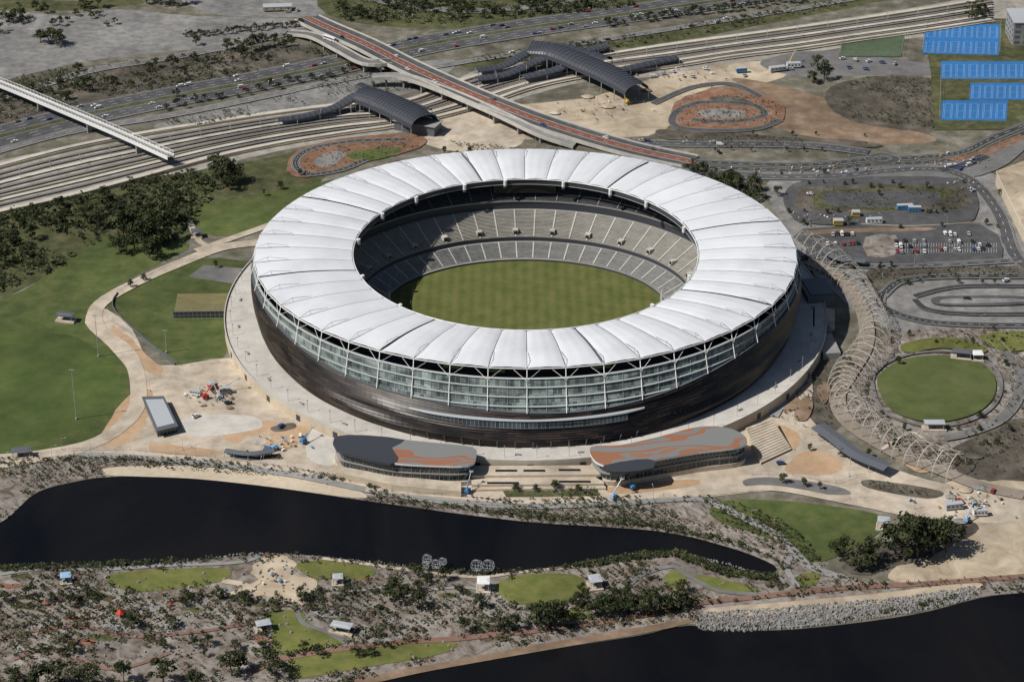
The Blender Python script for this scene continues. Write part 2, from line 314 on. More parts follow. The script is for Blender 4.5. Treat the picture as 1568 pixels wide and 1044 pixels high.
for i in range(34):
    px,py=random.uniform(10,700),random.uniform(880,1010); w_=random.uniform(8,26)
    poly("mulch_bed",[(px-w_,py),(px-w_*.3,py-w_*.22),(px+w_*.8,py-w_*.15),(px+w_,py+w_*.1),(px+w_*.2,py+w_*.25)],random.choice([m_redmulch,m_gravel,m_rock,m_grassd,m_grassd,m_conc2,m_redmulch]),rag=1)
poly("beach_ground",[(1360,880),(1400,850),(1480,818),(1600,790),(1700,800),(1700,870),(1568,884),(1450,893),(1380,892)],m_sand)
poly("building_site_ground",[(1440,745),(1500,725),(1600,720),(1700,740),(1700,810),(1568,810),(1480,815),(1440,800)],m_sand,rag=1.5)
poly("building_site_ground",[(1455,690),(1500,665),(1568,640),(1700,640),(1700,740),(1560,735),(1490,735),(1460,715)],m_ddirt,rag=1.5)
poly("building_site_ground",[(1290,862),(1340,835),(1440,800),(1500,805),(1470,830),(1400,862),(1320,880)],m_ddirt,rag=1.5)
poly("building_site_ground",[(1490,775),(1540,765),(1568,775),(1540,790)],m_gravel,rag=1.5)
poly("shore_sand_ground",[(430,1075),(560,1036),(700,1010),(850,982),(980,960),(1050,948),(1060,953),(980,971),(880,988),(760,1009),(640,1031),(520,1058)],m_dirt)
poly("shore_sand_ground",[(1085,932),(1200,922),(1350,908),(1480,892),(1500,900),(1400,918),(1250,935),(1100,945)],m_sand)
for p in [[(170,880),(250,872),(345,870),(338,890),(240,905),(175,900)],[(455,862),(520,858),(572,872),(560,885),(500,888),(468,880)],[(412,937),(460,935),(475,955),(530,985),(430,1002),(415,965)],
          [(758,900),(795,880),(880,880),(902,903),(865,922),(795,926)],[(450,1008),(560,990),(690,982),(680,1000),(560,1022),(450,1038)],[(1065,880),(1120,890),(1165,905),(1100,908),(1075,895)],[(1220,882),(1250,876),(1253,892),(1224,898)],[(860,940),(900,925),(905,945),(870,952)],[(1020,880),(1050,873),(1048,900),(1026,900)]]:
    poly("lawn_grass",p,m_grass2,rag=.5)
poly("lawn_grass",[(1090,775),(1130,765),(1230,770),(1345,788),(1350,812),(1290,848),(1240,860),(1190,830),(1140,812),(1095,795)],m_grass)
poly("playground_sand",[(385,872),(410,852),(440,852),(452,866),(446,880),(478,884),(486,898),(460,928),(425,920),(405,912),(388,912),(398,892)],m_sand,rag=1)
# paving
poly("plaza_paving",[(150,470),(200,500),(240,560),(360,548),(400,590),(470,640),(540,668),(700,690),(920,690),(1140,640),(1200,600),(1235,560),(1245,600),(1240,640),(1300,690),(1380,722),(1450,742),(1568,760),(1568,800),(1400,792),(1280,765),(1180,752),(1080,762),(900,772),(760,774),(640,764),(540,745),(440,722),(330,708),(200,699),(80,705),(-60,722),(-60,702),(60,690),(150,668),(195,620),(200,575),(165,530),(130,495)],m_cream,k=3)
for p in [[(170,640),(205,600),(235,602),(215,660),(190,680),(150,680)],[(340,662),(400,645),(430,650),(420,664),(380,668),(360,680)],[(440,655),(475,655),(445,688),(400,690),(410,675)],[(170,500),(195,515),(225,545),(250,565),(235,575),(200,545)],[(1160,650),(1200,652),(1225,668),(1215,690),(1190,680)],[(1235,690),(1280,700),(1285,722),(1240,728),(1200,720)],[(235,680),(330,690),(330,698),(240,694)],[(940,745),(1060,735),(1060,745),(945,757)],[(1370,700),(1440,712),(1410,725)],[(820,180),(900,205),(960,228),(940,232),(860,212)]]:
    poly("orange_paving",p,m_orange,rag=.6)
poly("plaza_slab_paving",[(285,640),(380,636),(400,655),(330,668),(285,664)],m_apron,rag=.4)
poly("plaza_slab_paving",[(480,655),(515,662),(512,712),(470,700)],m_apron)
for p in [[(350,690),(420,696),(430,704),(360,700)],[(1330,735),(1440,752),(1420,764),(1330,748)],[(415,655),(448,648),(452,656),(424,662)]]: poly("garden_bed_ground",p,m_ddirt)
poly("garden_bed_ground",[(1140,735),(1190,732),(1280,745),(1300,758),(1220,755),(1150,748)],m_asph2)
poly("lawn_grass",[(768,748),(912,746),(920,760),(775,762)],m_grassd,smooth=False)
# courts
poly("court_surround_ground",[(1410,28),(1570,30),(1600,200),(1430,200),(1425,110)],m_grassd,smooth=False)
poly("green_court",[(1290,60),(1385,56),(1380,88),(1285,88)],M("mat_green_court",[(.06,.09,.05),(.09,.12,.07)],scale=.2),smooth=False)
def court(p,nx,ny=1):
    z=nz(); poly("tennis_court",p,m_blue,smooth=False,z=z); LZ[0]+=.01
    A=[Vector(G(*q,z+.01)) for q in p]; b=MB([m_line])
    for i in range(nx):
        for j in range(ny):
            def Q(s,t):
                s=(i+.16+.68*s)/nx; t=(j+.14+.72*t)/ny
                return (A[0]*(1-s)+A[1]*s)*(1-t)+(A[3]*(1-s)+A[2]*s)*t
            for a,c in [((0,0),(1,0)),((1,0),(1,1)),((1,1),(0,1)),((0,1),(0,0)),((0,.5),(1,.5)),((.15,0),(.15,1)),((.85,0),(.85,1))]:
                a=Q(*a);c=Q(*c); dd=(c-a).normalized(); nn=Vector((-dd.y,dd.x,0))*.08
                b.face([a-nn,c-nn,c+nn,a+nn])
    b.obj("court_line_markings")
court([(1418,38),(1531,38),(1529,86),(1412,83)],6,2)
court([(1441,95),(1600,95),(1600,122),(1440,122)],8)
court([(1486,128),(1600,128),(1600,154),(1484,154)],6)
court([(1442,155),(1543,155),(1541,186),(1440,185)],5)
# island paths
def pth(name,pts,w,mat): road(name,pts,w,mat,kerb=False,lines=False)
pth("foreshore_path",[(380,1030),(450,1005),(600,985),(700,978),(850,962),(1000,940),(1060,925),(1180,912),(1300,900),(1450,892),(1700,872)],4,m_redp2)
pth("garden_path",[(455,935),(465,955),(500,968),(530,985)],2.5,m_asph2)
pth("garden_path",[(0,880),(60,872),(160,872),(260,866),(360,862),(400,852)],2.5,m_conc2)
pth("garden_path",[(490,855),(560,864),(640,875),(730,884),(800,876),(900,866),(985,852),(1040,852),(1080,868)],2.2,m_cream)
pth("garden_path",[(0,980),(60,965),(130,960),(200,975),(300,968),(380,955),(412,950)],2.2,m_redp2)
pth("garden_path",[(20,1010),(70,995),(120,1010),(180,1025),(260,1000)],2.2,m_redp2)
pth("garden_path",[(340,890),(370,895),(388,905)],4,m_sand)
pth("garden_path",[(330,915),(370,905),(400,890)],3,m_sand)
pth("garden_path",[(960,900),(985,880),(1030,868),(1050,880),(1100,905),(1160,910)],2.5,m_asph2)
pth("garden_path",[(757,900),(740,925),(760,945),(850,955)],2.2,m_conc2)
pth("garden_path",[(485,900),(540,905),(590,900),(640,905),(700,900),(750,905)],2,m_conc2)
pth("promenade_path",[(-60,716),(60,700),(160,698),(330,712),(450,728),(560,750),(660,766),(800,776),(960,770),(1060,764),(1100,775),(1180,815),(1215,845),(1240,868),(1300,888)],5,m_conc2)
pth("promenade_path",[(1215,845),(1205,870),(1222,900)],3,m_conc2)
pth("promenade_path",[(560,750),(660,757),(800,768),(960,762),(1090,755),(1180,748),(1280,765),(1400,790)],5,m_cream)
pth("garden_path",[(400,372),(340,380),(280,402),(205,435),(150,470),(152,505),(195,540),(212,590),(200,640),(130,685),(0,712)],9,m_cream)
pth("garden_path",[(290,340),(305,370),(330,382)],4,m_cream)
pth("garden_path",[(300,385),(400,350),(440,335)],6,m_cream)
# ================================================================ ROADS
road("freeway_road",[(-80,232),(100,184),(250,152),(400,124),(540,95),(660,68),(800,45),(950,24),(1100,2),(1260,-22)],36,m_asph,median=5,lanes=3)
road("service_road",[(-80,175),(60,133),(150,107),(270,88),(400,62),(490,40)],9,m_asph2)
road("service_road",[(-80,255),(100,205),(260,178),(400,150),(500,128),(590,112),(640,108)],8,m_asph2)
road("service_road",[(640,108),(760,88),(900,66),(1050,42),(1200,18),(1350,-8)],7,m_asph2)
road("far_road",[(500,-12),(700,18),(900,2),(1100,-20)],9,m_asph2)
poly("orange_verge_ground",[(440,262),(448,238),(500,218),(600,206),(650,212),(640,228),(560,250),(470,272)],m_odirt,rag=1)
poly("lawn_grass",[(530,240),(560,230),(615,228),(600,240),(560,248)],m_grass)
poly("orange_verge_ground",[(480,250),(500,236),(530,232),(520,248),(500,258)],m_gravel)
road("access_road",[(560,246),(520,262),(470,268),(452,250),(475,230),(540,218),(620,215)],5,m_asphn)
poly("orange_verge_ground",[(1030,165),(1060,145),(1110,135),(1160,145),(1200,165),(1190,190),(1120,200),(1040,195)],m_odirt,rag=1.5)
poly("garden_bed_ground",[(1070,172),(1110,168),(1145,174),(1130,182),(1085,182)],m_gravel,rag=1)
poly("garden_bed_ground",[(1085,152),(1120,148),(1150,158),(1120,162)],m_ddirt,rag=1)
road("bus_loop_road",[(1060,185),(1120,188),(1170,178),(1150,162),(1080,158),(1040,170),(1030,190),(1060,200),(1150,200),(1195,185)],5,m_asph,lines=False)
road("bus_loop_road",[(1000,160),(1060,135),(1120,130),(1165,150)],5,m_asph,lines=False)
poly("dark_verge_ground",[(1010,200),(1100,205),(1250,212),(1350,222),(1300,228),(1150,218),(1020,214)],m_ddirt,rag=1)
road("connector_road",[(880,205),(960,218),(1050,222),(1150,222),(1250,225),(1330,235)],10,m_asph)
poly("boulevard_verge_ground",[(960,238),(1100,252),(1330,245),(1480,232),(1560,205),(1568,230),(1500,270),(1300,274),(1150,276),(1040,262)],m_asph2,rag=1)
road("boulevard_road",[(960,236),(1040,250),(1130,256),(1240,258),(1330,250),(1420,246),(1480,238),(1530,215),(1640,170)],16,m_asphn,median=1.5,lanes=2)
poly("orange_paving",[(1450,243),(1500,233),(1555,210),(1568,214),(1520,236),(1475,248)],m_odirt,rag=.5)
poly("orange_paving",[(1150,266),(1250,268),(1390,258),(1390,262),(1250,273),(1150,271)],m_orange,rag=.5)
poly("orange_paving",[(1000,238),(1060,246),(1055,250),(1000,243)],m_orange,rag=.4)
road("boulevard_road",[(1060,262),(1180,272),(1290,270),(1380,262),(1440,262),(1490,280),(1530,330),(1560,400),(1640,440)],9,m_asph)
road("boulevard_road",[(1440,262),(1475,255),(1510,240)],8,m_asphn,lines=False)
road("roundabout_road",[(1330,245),(1350,238),(1372,245),(1352,252)],5,m_asph,closed=True,lines=False)
poly("car_park_asphalt",[(1200,300),(1230,278),(1330,272),(1470,275),(1495,300),(1495,330),(1460,345),(1250,345),(1210,330)],m_asph,k=3)
poly("garden_bed_ground",[(1222,300),(1250,287),(1450,285),(1480,300),(1470,322),(1240,325)],m_ddirt,k=3)
poly("garden_bed_ground",[(1250,300),(1300,291),(1440,290),(1460,300),(1380,322),(1260,320)],m_grassd,rag=1)
poly("garden_bed_ground",[(1260,303),(1280,296),(1420,294),(1440,306),(1410,318),(1280,318)],m_asph,k=3)
poly("car_park_asphalt",[(1230,352),(1500,345),(1535,390),(1500,402),(1260,402),(1235,380)],m_asph,k=2)
poly("garden_bed_ground",[(1325,365),(1372,362),(1370,392),(1328,394)],m_mulch,k=2)
poly("garden_bed_ground",[(1235,356),(1290,352),(1420,350),(1418,355),(1290,358),(1240,362)],m_dirt,k=2)
LZ[0]+=.01
b=MB([m_paint])
for yy in (375,384):
    for x in range(1374,1530,4):
        p=Vector(G(x,yy-3,LZ[0])); q=Vector(G(x-.3,yy+3,LZ[0])); nn=Vector((.06,0,0)); b.face([p-nn,q-nn,q+nn,p+nn])
b.obj("parking_bay_markings")
road("car_park_road",[(1210,400),(1300,408),(1420,408),(1560,400)],6,m_asph)
poly("garden_bed_ground",[(1330,415),(1420,414),(1568,410),(1568,424),(1450,424),(1380,430),(1350,448),(1335,440)],m_ddirt,rag=.6)
road("loop_road",[(1350,455),(1380,432),(1450,425),(1600,425)],6,m_asphn)
road("loop_road",[(1600,500),(1470,498),(1400,490),(1350,470),(1350,450)],6,m_asphn)
road("loop_road",[(1400,455),(1470,440),(1600,440)],4,m_asphn,lines=False)
road("loop_road",[(1600,482),(1480,482),(1420,475),(1400,460)],4,m_asphn,lines=False)
poly("paved_island",[(1425,462),(1450,455),(1568,456),(1568,468),(1450,470)],m_asph)
poly("paved_island",[(1440,463),(1460,459),(1568,460),(1568,464),(1455,467)],m_gravel)
road("ring_path",[(1520,520),(1560,570),(1558,610),(1530,645),(1480,665),(1445,672)],6,m_asph2,lines=False)
poly("community_oval_grass",[(1343,590),(1352,570),(1385,552),(1432,546),(1480,550),(1512,565),(1525,588),(1518,615),(1490,636),(1440,648),(1395,643),(1360,625)],M("mat_oval_grass",[(.055,.078,.022),(.082,.102,.032),(.11,.12,.048)],scale=.06,var=.18,detail=10),k=6)
road("ring_path",[(1336,590),(1346,566),(1382,547),(1432,540),(1486,545),(1520,562),(1533,588),(1525,618),(1494,642),(1440,655),(1392,649),(1352,630)],2,m_asph2,closed=True,kerb=False,lines=False)
poly("lawn_grass",[(1500,520),(1530,510),(1600,512),(1600,530),(1540,540)],m_grass2)
poly("lawn_grass",[(1380,530),(1420,520),(1470,520),(1510,535),(1500,542),(1440,535),(1390,542)],m_grass2)
pth("walkway_path",[(1235,400),(1290,430),(1322,480),(1325,530),(1300,575),(1282,610),(1300,650),(1370,695),(1430,718),(1500,745),(1568,760)],9,M("mat_walkway_paving",[(.20,.165,.13),(.30,.26,.215)],scale=.12,var=.25,detail=10))
for p in [[(1215,640),(1230,610),(1245,620),(1235,645)],[(1190,625),(1205,605),(1225,615),(1215,630)],[(1250,600),(1262,585),(1272,600),(1262,620)]]: poly("paved_island",p,m_dirt)
pth("garden_path",[(1245,560),(1225,590),(1200,615),(1185,640)],5,m_conc2)
pth("garden_path",[(1350,690),(1380,670),(1400,665),(1420,680)],2,m_cream)
# rail tracks
m_sleeper=M("mat_sleepers",[(.17,.155,.135),(.26,.24,.215)],scale=.8)
m_rail=P("mat_rail",(.14,.12,.11),rough=.4,metal=.5)
def track(pts):
    z=nz(.006); W=world_path(pts,0,6); W=[(x,y,z) for x,y,_ in W]; N=offs(W); b=MB([m_sleeper,m_rail]); strip(b,W,N,-1.3,1.3,0,0)
    for s in (-.75,.75): strip(b,W,N,s-.10,s+.10,.17,1)
    b.obj("railway_track"); return W,N
up=[(-80,285),(100,236),(300,198),(500,168),(640,157),(740,118),(900,92),(1050,70),(1200,50),(1400,21),(1600,-12)]
lo=[(-80,345),(150,292),(300,250),(460,216),(600,196),(700,175),(800,140),(900,118),(1000,108),(1100,92),(1200,80),(1300,65),(1450,44),(1600,20)]
def lerp_path(t,a,c):
    A=catmull([tuple(map(float,p)) for p in a],False,4); C=catmull([tuple(map(float,p)) for p in c],False,4)
    def samp(Q,x):
        for i in range(len(Q)-1):
            if Q[i][0]<=x<=Q[i+1][0]: f=(x-Q[i][0])/(Q[i+1][0]-Q[i][0]); return Q[i][1]+(Q[i+1][1]-Q[i][1])*f
        return Q[-1][1]
    return [(x,samp(A,x)*(1-t)+samp(C,x)*t) for x in range(-80,1600,100)]
m_pale=M("mat_pale_limestone_gravel",[(.36,.33,.28),(.48,.45,.39),(.55,.52,.46)],scale=.12,var=.2,detail=10)
pth("rail_access_track",lerp_path(-.12,up,lo),4,m_pale)
pth("rail_access_track",lerp_path(.30,up,lo),3.5,m_pale)
pth("rail_access_track",lerp_path(.70,up,lo),3.5,m_pale)
pth("rail_access_track",lerp_path(.98,up,lo),7,m_pale)
for t in (.08,.19,.42,.54,.82): track(lerp_path(t,up,lo))
def wall_along(name,pts,h,th,mat,k=6):
    W=world_path(pts,0,k); N=offs(W); b=MB([mat])
    for i in range(len(W)-1):
        a,c=W[i],W[i+1]
        for s in (-th/2,th/2):
            b.face([(a[0]+N[i][0]*s,a[1]+N[i][1]*s,0),(c[0]+N[i+1][0]*s,c[1]+N[i+1][1]*s,0),(c[0]+N[i+1][0]*s,c[1]+N[i+1][1]*s,h),(a[0]+N[i][0]*s,a[1]+N[i][1]*s,h)])
        b.face([(a[0]-N[i][0]*th/2,a[1]-N[i][1]*th/2,h),(c[0]-N[i+1][0]*th/2,c[1]-N[i+1][1]*th/2,h),(c[0]+N[i+1][0]*th/2,c[1]+N[i+1][1]*th/2,h),(a[0]+N[i][0]*th/2,a[1]+N[i][1]*th/2,h)])
    b.obj(name)
wall_along("retaining_wall",lerp_path(-.04,up,lo),1.6,.5,m_lime)
wall_along("retaining_wall",lerp_path(.64,up,lo),1.6,.5,m_lime)
wall_along("retaining_wall",lerp_path(1.04,up,lo),2.4,.5,m_lime)
for (px0,px1) in ((-60,560),(760,1560)):
    for px in range(px0,px1,46):
        yy=[p for p in lerp_path(.3,up,lo)]
        f=(px+80)/100; i=int(f); yv=yy[i][1]+(yy[min(i+1,len(yy)-1)][1]-yy[i][1])*(f-i)
        x,y,_=G(px,yv); b=MB([m_metal]); b.tube((0,0,0),(0,0,9),.18,n=5); b.tube((0,0,7.4),(0,-7,7.4),.1); b.tube((0,0,5.5),(0,-5,7.4),.07); b.tube((0,-7,6.6),(0,-7,7.6),.08)
        b.obj("catenary_mast",loc=(x,y,0))
def fence(pts,h,closed=False,step=6):
    W=world_path(pts,0,1,closed); h+=LZ[0]
    if closed: W.append(W[0])
    b=MB([m_metal])
    for a,c in zip(W[:-1],W[1:]):
        L=hypot(c[0]-a[0],c[1]-a[1]); n=max(1,int(L/step))
        for i in range(n+1):
            t=i/n; b.tube((a[0]+(c[0]-a[0])*t,a[1]+(c[1]-a[1])*t,0),(a[0]+(c[0]-a[0])*t,a[1]+(c[1]-a[1])*t,h),.07)
        for z in (h,h*.6): b.tube((a[0],a[1],z),(c[0],c[1],z),.06)
    b.obj("mesh_fence")
fence([(178,445),(275,398),(388,402)],2.4); fence([(165,492),(272,562),(335,556)],2.4)
wall_along("low_wall",[(266,487),(352,486)],4.2,.3,m_dark)
fence([(268,484),(352,482)],5,step=2.5); fence([(262,492),(350,490)],5,step=2.5)
fence([(1412,84),(1418,37),(1532,37),(1530,87)],3.5,True); fence([(1438,187),(1440,124),(1568,124)],3.5); fence([(1290,60),(1385,56),(1380,88),(1285,88)],3,True)
wall_along("low_wall",[(180,450),(178,480),(268,560)],1.6,.4,m_dgrey)
wall_along("low_wall",[(352,560),(400,600),(440,632),(452,640)],2.4,.6,m_lime); wall_along("low_wall",[(1318,345),(1400,348),(1500,342)],1.2,.4,m_lime)
# ================================================================ BRIDGES
def bridge(name,pts,width,thick,matd,parapet,matp,piers,red=False,ph=1.1,truss=False):
    W=world_path(pts,0,6); N=offs(W); h=width/2; b=MB([matd,matp,m_paint,m_red,m_conc2])
    strip(b,W,N,-h,h,0,0)
    if red:
        strip(b,W,N,-h*.25,h*.38,.02,3); strip(b,W,N,-h*.30,-h*.27,.03,2); strip(b,W,N,h*.40,h*.43,.03,2); strip(b,W,N,-.1,.1,.04,2,dash=9)
    for i in range(len(W)-1):
        for s in (-h,h):
            a=(W[i][0]+N[i][0]*s,W[i][1]+N[i][1]*s);c=(W[i+1][0]+N[i+1][0]*s,W[i+1][1]+N[i+1][1]*s)
            s2=s*(1+.5/h); a2=(W[i][0]+N[i][0]*s2,W[i][1]+N[i][1]*s2);c2=(W[i+1][0]+N[i+1][0]*s2,W[i+1][1]+N[i+1][1]*s2)
            z0,z1=W[i][2],W[i+1][2]
            b.face([(*a2,max(0,z0-thick)),(*c2,max(0,z1-thick)),(*c2,z1+ph),(*a2,z0+ph)],1)
            b.face([(*a,z0),(*c,z1),(*c,z1+ph),(*a,z0+ph)],1)
            b.face([(*a,z0+ph),(*c,z1+ph),(*c2,z1+ph),(*a2,z0+ph)],1)
            if truss:
                L=hypot(c[0]-a[0],c[1]-a[1]); m=max(1,int(L/3))
                for q in range(m):
                    p=[(a[0]+(c[0]-a[0])*t,a[1]+(c[1]-a[1])*t,z0+(z1-z0)*t) for t in (q/m,(q+.5)/m,(q+1)/m)]
                    b.tube((p[0][0],p[0][1],p[0][2]+ph),(p[1][0],p[1][1],p[1][2]+3.2),.12,1); b.tube((p[1][0],p[1][1],p[1][2]+3.2),(p[2][0],p[2][1],p[2][2]+ph),.12,1)
                b.tube((a[0],a[1],z0+3.2),(c[0],c[1],z1+3.2),.16,1)
    for i in range(0,len(W)):
        if i%piers==0 and W[i][2]>3:
            r=atan2(N[i][1],N[i][0]); b.box((W[i][0],W[i][1],(W[i][2]-thick)/2),(width*.7,1.2,W[i][2]-thick),r,4)
            b.box((W[i][0],W[i][1],W[i][2]-thick-.5),(width*.95,1.6,1),r,4)
    strip(b,W,N,h,-h,-thick,4)
    b.obj(name); return W,N
MBR=bridge("road_bridge",[(470,28,1.5),(500,42,5),(560,68,8),(615,96,8),(680,126,8),(760,160,8),(850,193,5.5),(960,226,2),(1060,248,1.2)],20,1.6,m_asph,1,m_conc,3,red=True)
bridge("slip_bridge",[(570,118,7),(620,118,8),(680,138,8),(760,172,8),(830,205,6),(880,222,2)],7,1.4,m_conc2,1,m_conc,3)
bridge("slip_bridge",[(440,50,1.2),(480,55,5),(520,75,7),(560,95,8),(600,95,8)],8,1.4,m_asph2,1,m_conc,3)
FBR=bridge("footbridge",[(-80,100,9),(0,128,9),(90,165,9),(180,203,9),(262,240,9)],5,1.6,m_conc2,1,m_white,5,ph=.9,truss=True)
# ================================================================ STATION ROOFS
def barrel(parent,name,pts,widths,heights,mat=m_dark,ribs=True,n=10,k=6):
    W=world_path(pts,0,k); N=offs(W); m=len(W); b=MB([mat,m_dgrey,m_metal])
    def ip(arr,i): t=i/(m-1)*(len(arr)-1); j=min(int(t),len(arr)-2); return arr[j]+(arr[j+1]-arr[j])*(t-j)
    R=[]
    for i in range(m):
        w_=ip(widths,i)/2; h=ip(heights,i); row=[]
        for q in range(n+1):
            a=pi*q/n; row.append((W[i][0]+N[i][0]*cos(a)*w_,W[i][1]+N[i][1]*cos(a)*w_,W[i][2]+h*sin(a)**.8))
        R.append(row)
    for i in range(m-1):
        for q in range(n): b.face([R[i][q],R[i+1][q],R[i+1][q+1],R[i][q+1]],0)
    if ribs:
        for i in range(0,m,1):
            for q in range(n):
                p0=Vector(R[i][q])+Vector((0,0,.2)); p1=Vector(R[i][q+1])+Vector((0,0,.2)); b.tube(p0,p1,.18,1,4)
    for i in range(0,m,4):
        for q in (0,n): b.tube((R[i][q][0],R[i][q][1],0),R[i][q],.3,2,5)
    b.obj(name,parent)
st=empty("railway_station")
barrel(st,"concourse_roof",[(553,150,7),(585,160,7),(620,176,7),(650,192,7)],[20,24,24,22],[7,8,8,7],k=8)
barrel(st,"platform_canopy",[(425,184,4),(470,178,4),(515,165,5),(548,148,9),(575,150,9)],[7,8,9,11,10],[1.2,1.5,2,3,2],k=6)
barrel(st,"platform_canopy_2",[(550,132,6),(600,150,6),(655,172,6)],[8,8,8],[2,2,2])
b=MB([m_dgrey,m_conc2]); x,y,_=G(640,200); b.box((x,y,3.5),(30,12,7),-.4,0); b.box((x,y,7.2),(32,14,.4),-.4,1); b.obj("station_hall",st)
for i,(a) in enumerate([[(730,122,4),(775,115,4),(815,98,5),(850,82,9)],[(730,108,4),(770,102,5),(800,86,8),(830,72,9)],[(800,120,4),(850,108,5),(880,94,7),(900,88,8)],[(930,112,4),(980,102,4),(1035,90,4)],[(860,85,4),(900,78,4),(930,72,4)]]):
    barrel(st,"platform_canopy_%d"%(i+3),a,[9,9,9,9],[1.4,1.6,2,2.2])
barrel(st,"bus_concourse_roof",[(810,80,8),(850,85,8),(900,104,8),(940,122,8),(975,142,8)],[14,20,22,22,20],[4,7,7,7,6],k=8)
barrel(st,"bus_concourse_roof_2",[(815,72,8),(870,80,8),(930,96,8)],[12,14,12],[4,5,4],k=6)
# ================================================================ STADIUM
SC=(0.0,18.0); NP=48; st=empty("oval_stadium",(0,0,0))
def E(a,bb,th,z): return (SC[0]+a*cos(th),SC[1]+bb*sin(th),z)
def ring(b,r0,r1,mi=0,n=192,uvs=4.8):
    for i in range(n):
        t0=2*pi*i/n;t1=2*pi*(i+1)/n
        L=hypot(r1[0]-r0[0],r1[2]-r0[2])
        b.face([E(r0[0],r0[1],t0,r0[2]),E(r0[0],r0[1],t1,r0[2]),E(r1[0],r1[1],t1,r1[2]),E(r1[0],r1[1],t0,r1[2])],mi,[(i*uvs,0),((i+1)*uvs,0),((i+1)*uvs,L),(i*uvs,L)])
def disc(b,a,bb,z,mi=0,n=128): b.face([E(a,bb,2*pi*i/n,z) for i in range(n)],mi)
FZ=1.6
b=MB([m_field,m_line]); disc(b,83,66,FZ); b.obj("playing_field",st)
b=MB([m_white])
for s in (-1,1):
    for yy,h in ((-9.6,6),(-3.2,12),(3.2,12),(9.6,6)): b.tube((SC[0]+s*79,SC[1]+yy,FZ),(SC[0]+s*79,SC[1]+yy,FZ+h),.2,n=6)
b.obj("goal_posts",st)
def off(o): return 82+o, 65+o
def tier(name,o0,z0,o1,z1,n,mat,riser):
    b=MB([mat,riser])
    for i in range(n):
        a0,b0=off(o0+(o1-o0)*i/n); a1,b1=off(o0+(o1-o0)*(i+1)/n); za=z0+(z1-z0)*i/n; zb=z0+(z1-z0)*(i+1)/n
        for j in range(144):
            t0=2*pi*j/144;t1=2*pi*(j+1)/144;us=4.2
            b.face([E(a0,b0,t0,zb),E(a0,b0,t1,zb),E(a1,b1,t1,zb),E(a1,b1,t0,zb)],0,[(j*us,i*.8),((j+1)*us,i*.8),((j+1)*us,i*.8+.8),(j*us,i*.8+.8)])
            b.face([E(a0,b0,t0,za),E(a0,b0,t1,za),E(a0,b0,t1,zb),E(a0,b0,t0,zb)],1,[(j*us,0),((j+1)*us,0),((j+1)*us,.4),(j*us,.4)])
    b.obj(name,st)
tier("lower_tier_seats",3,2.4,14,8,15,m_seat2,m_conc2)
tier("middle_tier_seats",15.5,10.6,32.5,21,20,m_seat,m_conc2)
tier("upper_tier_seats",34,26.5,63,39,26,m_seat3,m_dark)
b=MB([m_conc2,m_dark,m_white])
ring(b,(*off(.8),FZ-.4),(*off(.8),2.7),1); ring(b,(*off(.8),2.7),(*off(3),2.6),0)
ring(b,(*off(14),8),(*off(15.6),8.1),0); ring(b,(*off(15.5),8.1),(*off(15.5),10.5),1); ring(b,(*off(15.3),10.5),(*off(15.3),11.2),0)
ring(b,(*off(32.5),21),(*off(34),21.1),0); ring(b,(*off(34),21),(*off(34),25.8),1); ring(b,(*off(33.6),25.8),(*off(33.6),26.6),0); ring(b,(*off(33.6),26.6),(*off(34.2),26.6),0)
ring(b,(*off(63),39),(*off(70),39),1); ring(b,(144,138,8),(144,138,39),1)
b.obj("tier_fascias",st)
b=MB([m_conc2,m_black,m_conc2,m_conc])
NA=56
for i in range(NA):
    th=2*pi*(i+.5)/NA
    for (o0,z0,o1,z1,w_) in ((3,2.9,14,8.4,.8),(15.5,11.3,32.5,21.5,.8),(34,27.2,63,39.5,.5)):
        p0=Vector(E(*off(o0),th,z0)); p1=Vector(E(*off(o1),th,z1)); d_=(p1-p0).normalized(); s_=Vector((-d_.y,d_.x,0)).normalized()*w_/2
        b.face([p0-s_,p0+s_,p1+s_,p1-s_],3 if z0<20 else 0)
    if i%2==0:
        p=Vector(E(*off(18.5),th,0)); r=atan2(sin(th)*143,cos(th)*155)
        b.box((p.x,p.y,13.6),(3.4,3.2,2.2),r,3); q=Vector(E(*off(16.7),th,0)); b.box((q.x,q.y,13.2),(.4,2.0,1.6),r,1)
b.obj("aisles_and_gates",st)
# facade
PZ=[4,10,18,26,34,41]; PA=[151,154.5,156.5,157,156.5,155.5]; PB=[163,164,161.5,156,150,145]
def prof(z): return float(np.interp(z,PZ,PA)),float(np.interp(z,PZ,PB))
def ztop(th): 
    k=max(0,-sin(th))**1.8; return 34.5-11*k+.7*sin(6*th)
NF=288; PER=2*pi*155/NF
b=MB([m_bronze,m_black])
for i in range(NF):
    t0=2*pi*i/NF;t1=2*pi*(i+1)/NF
    ns=14
    for j in range(ns):
        def V(t,s):
            zt=ztop(t); z=6.2+(zt-6.2)*s; a,bb=prof(z); return E(a,bb,t,z),z
        (p00,z0),(p10,_),(p11,z1),(p01,_)=V(t0,j/ns),V(t1,j/ns),V(t1,(j+1)/ns),V(t0,(j+1)/ns)
        ph=sin(i*.22+j*.9)+sin(i*.09-j*.5); k=.35+.45*max(0,ph)
        def outp(p,t,k): return (p[0]+cos(t)*k,p[1]+sin(t)*k,p[2])
        b.face([outp(p00,t0,k),outp(p10,t1,k),p11,p01],0,[(i*PER,z0),((i+1)*PER,z0),((i+1)*PER,z1),(i*PER,z1)])
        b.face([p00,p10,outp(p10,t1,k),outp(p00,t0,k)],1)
b.obj("bronze_facade",st)
b=MB([m_glass,m_rail2,m_dark,m_dgrey,m_white])
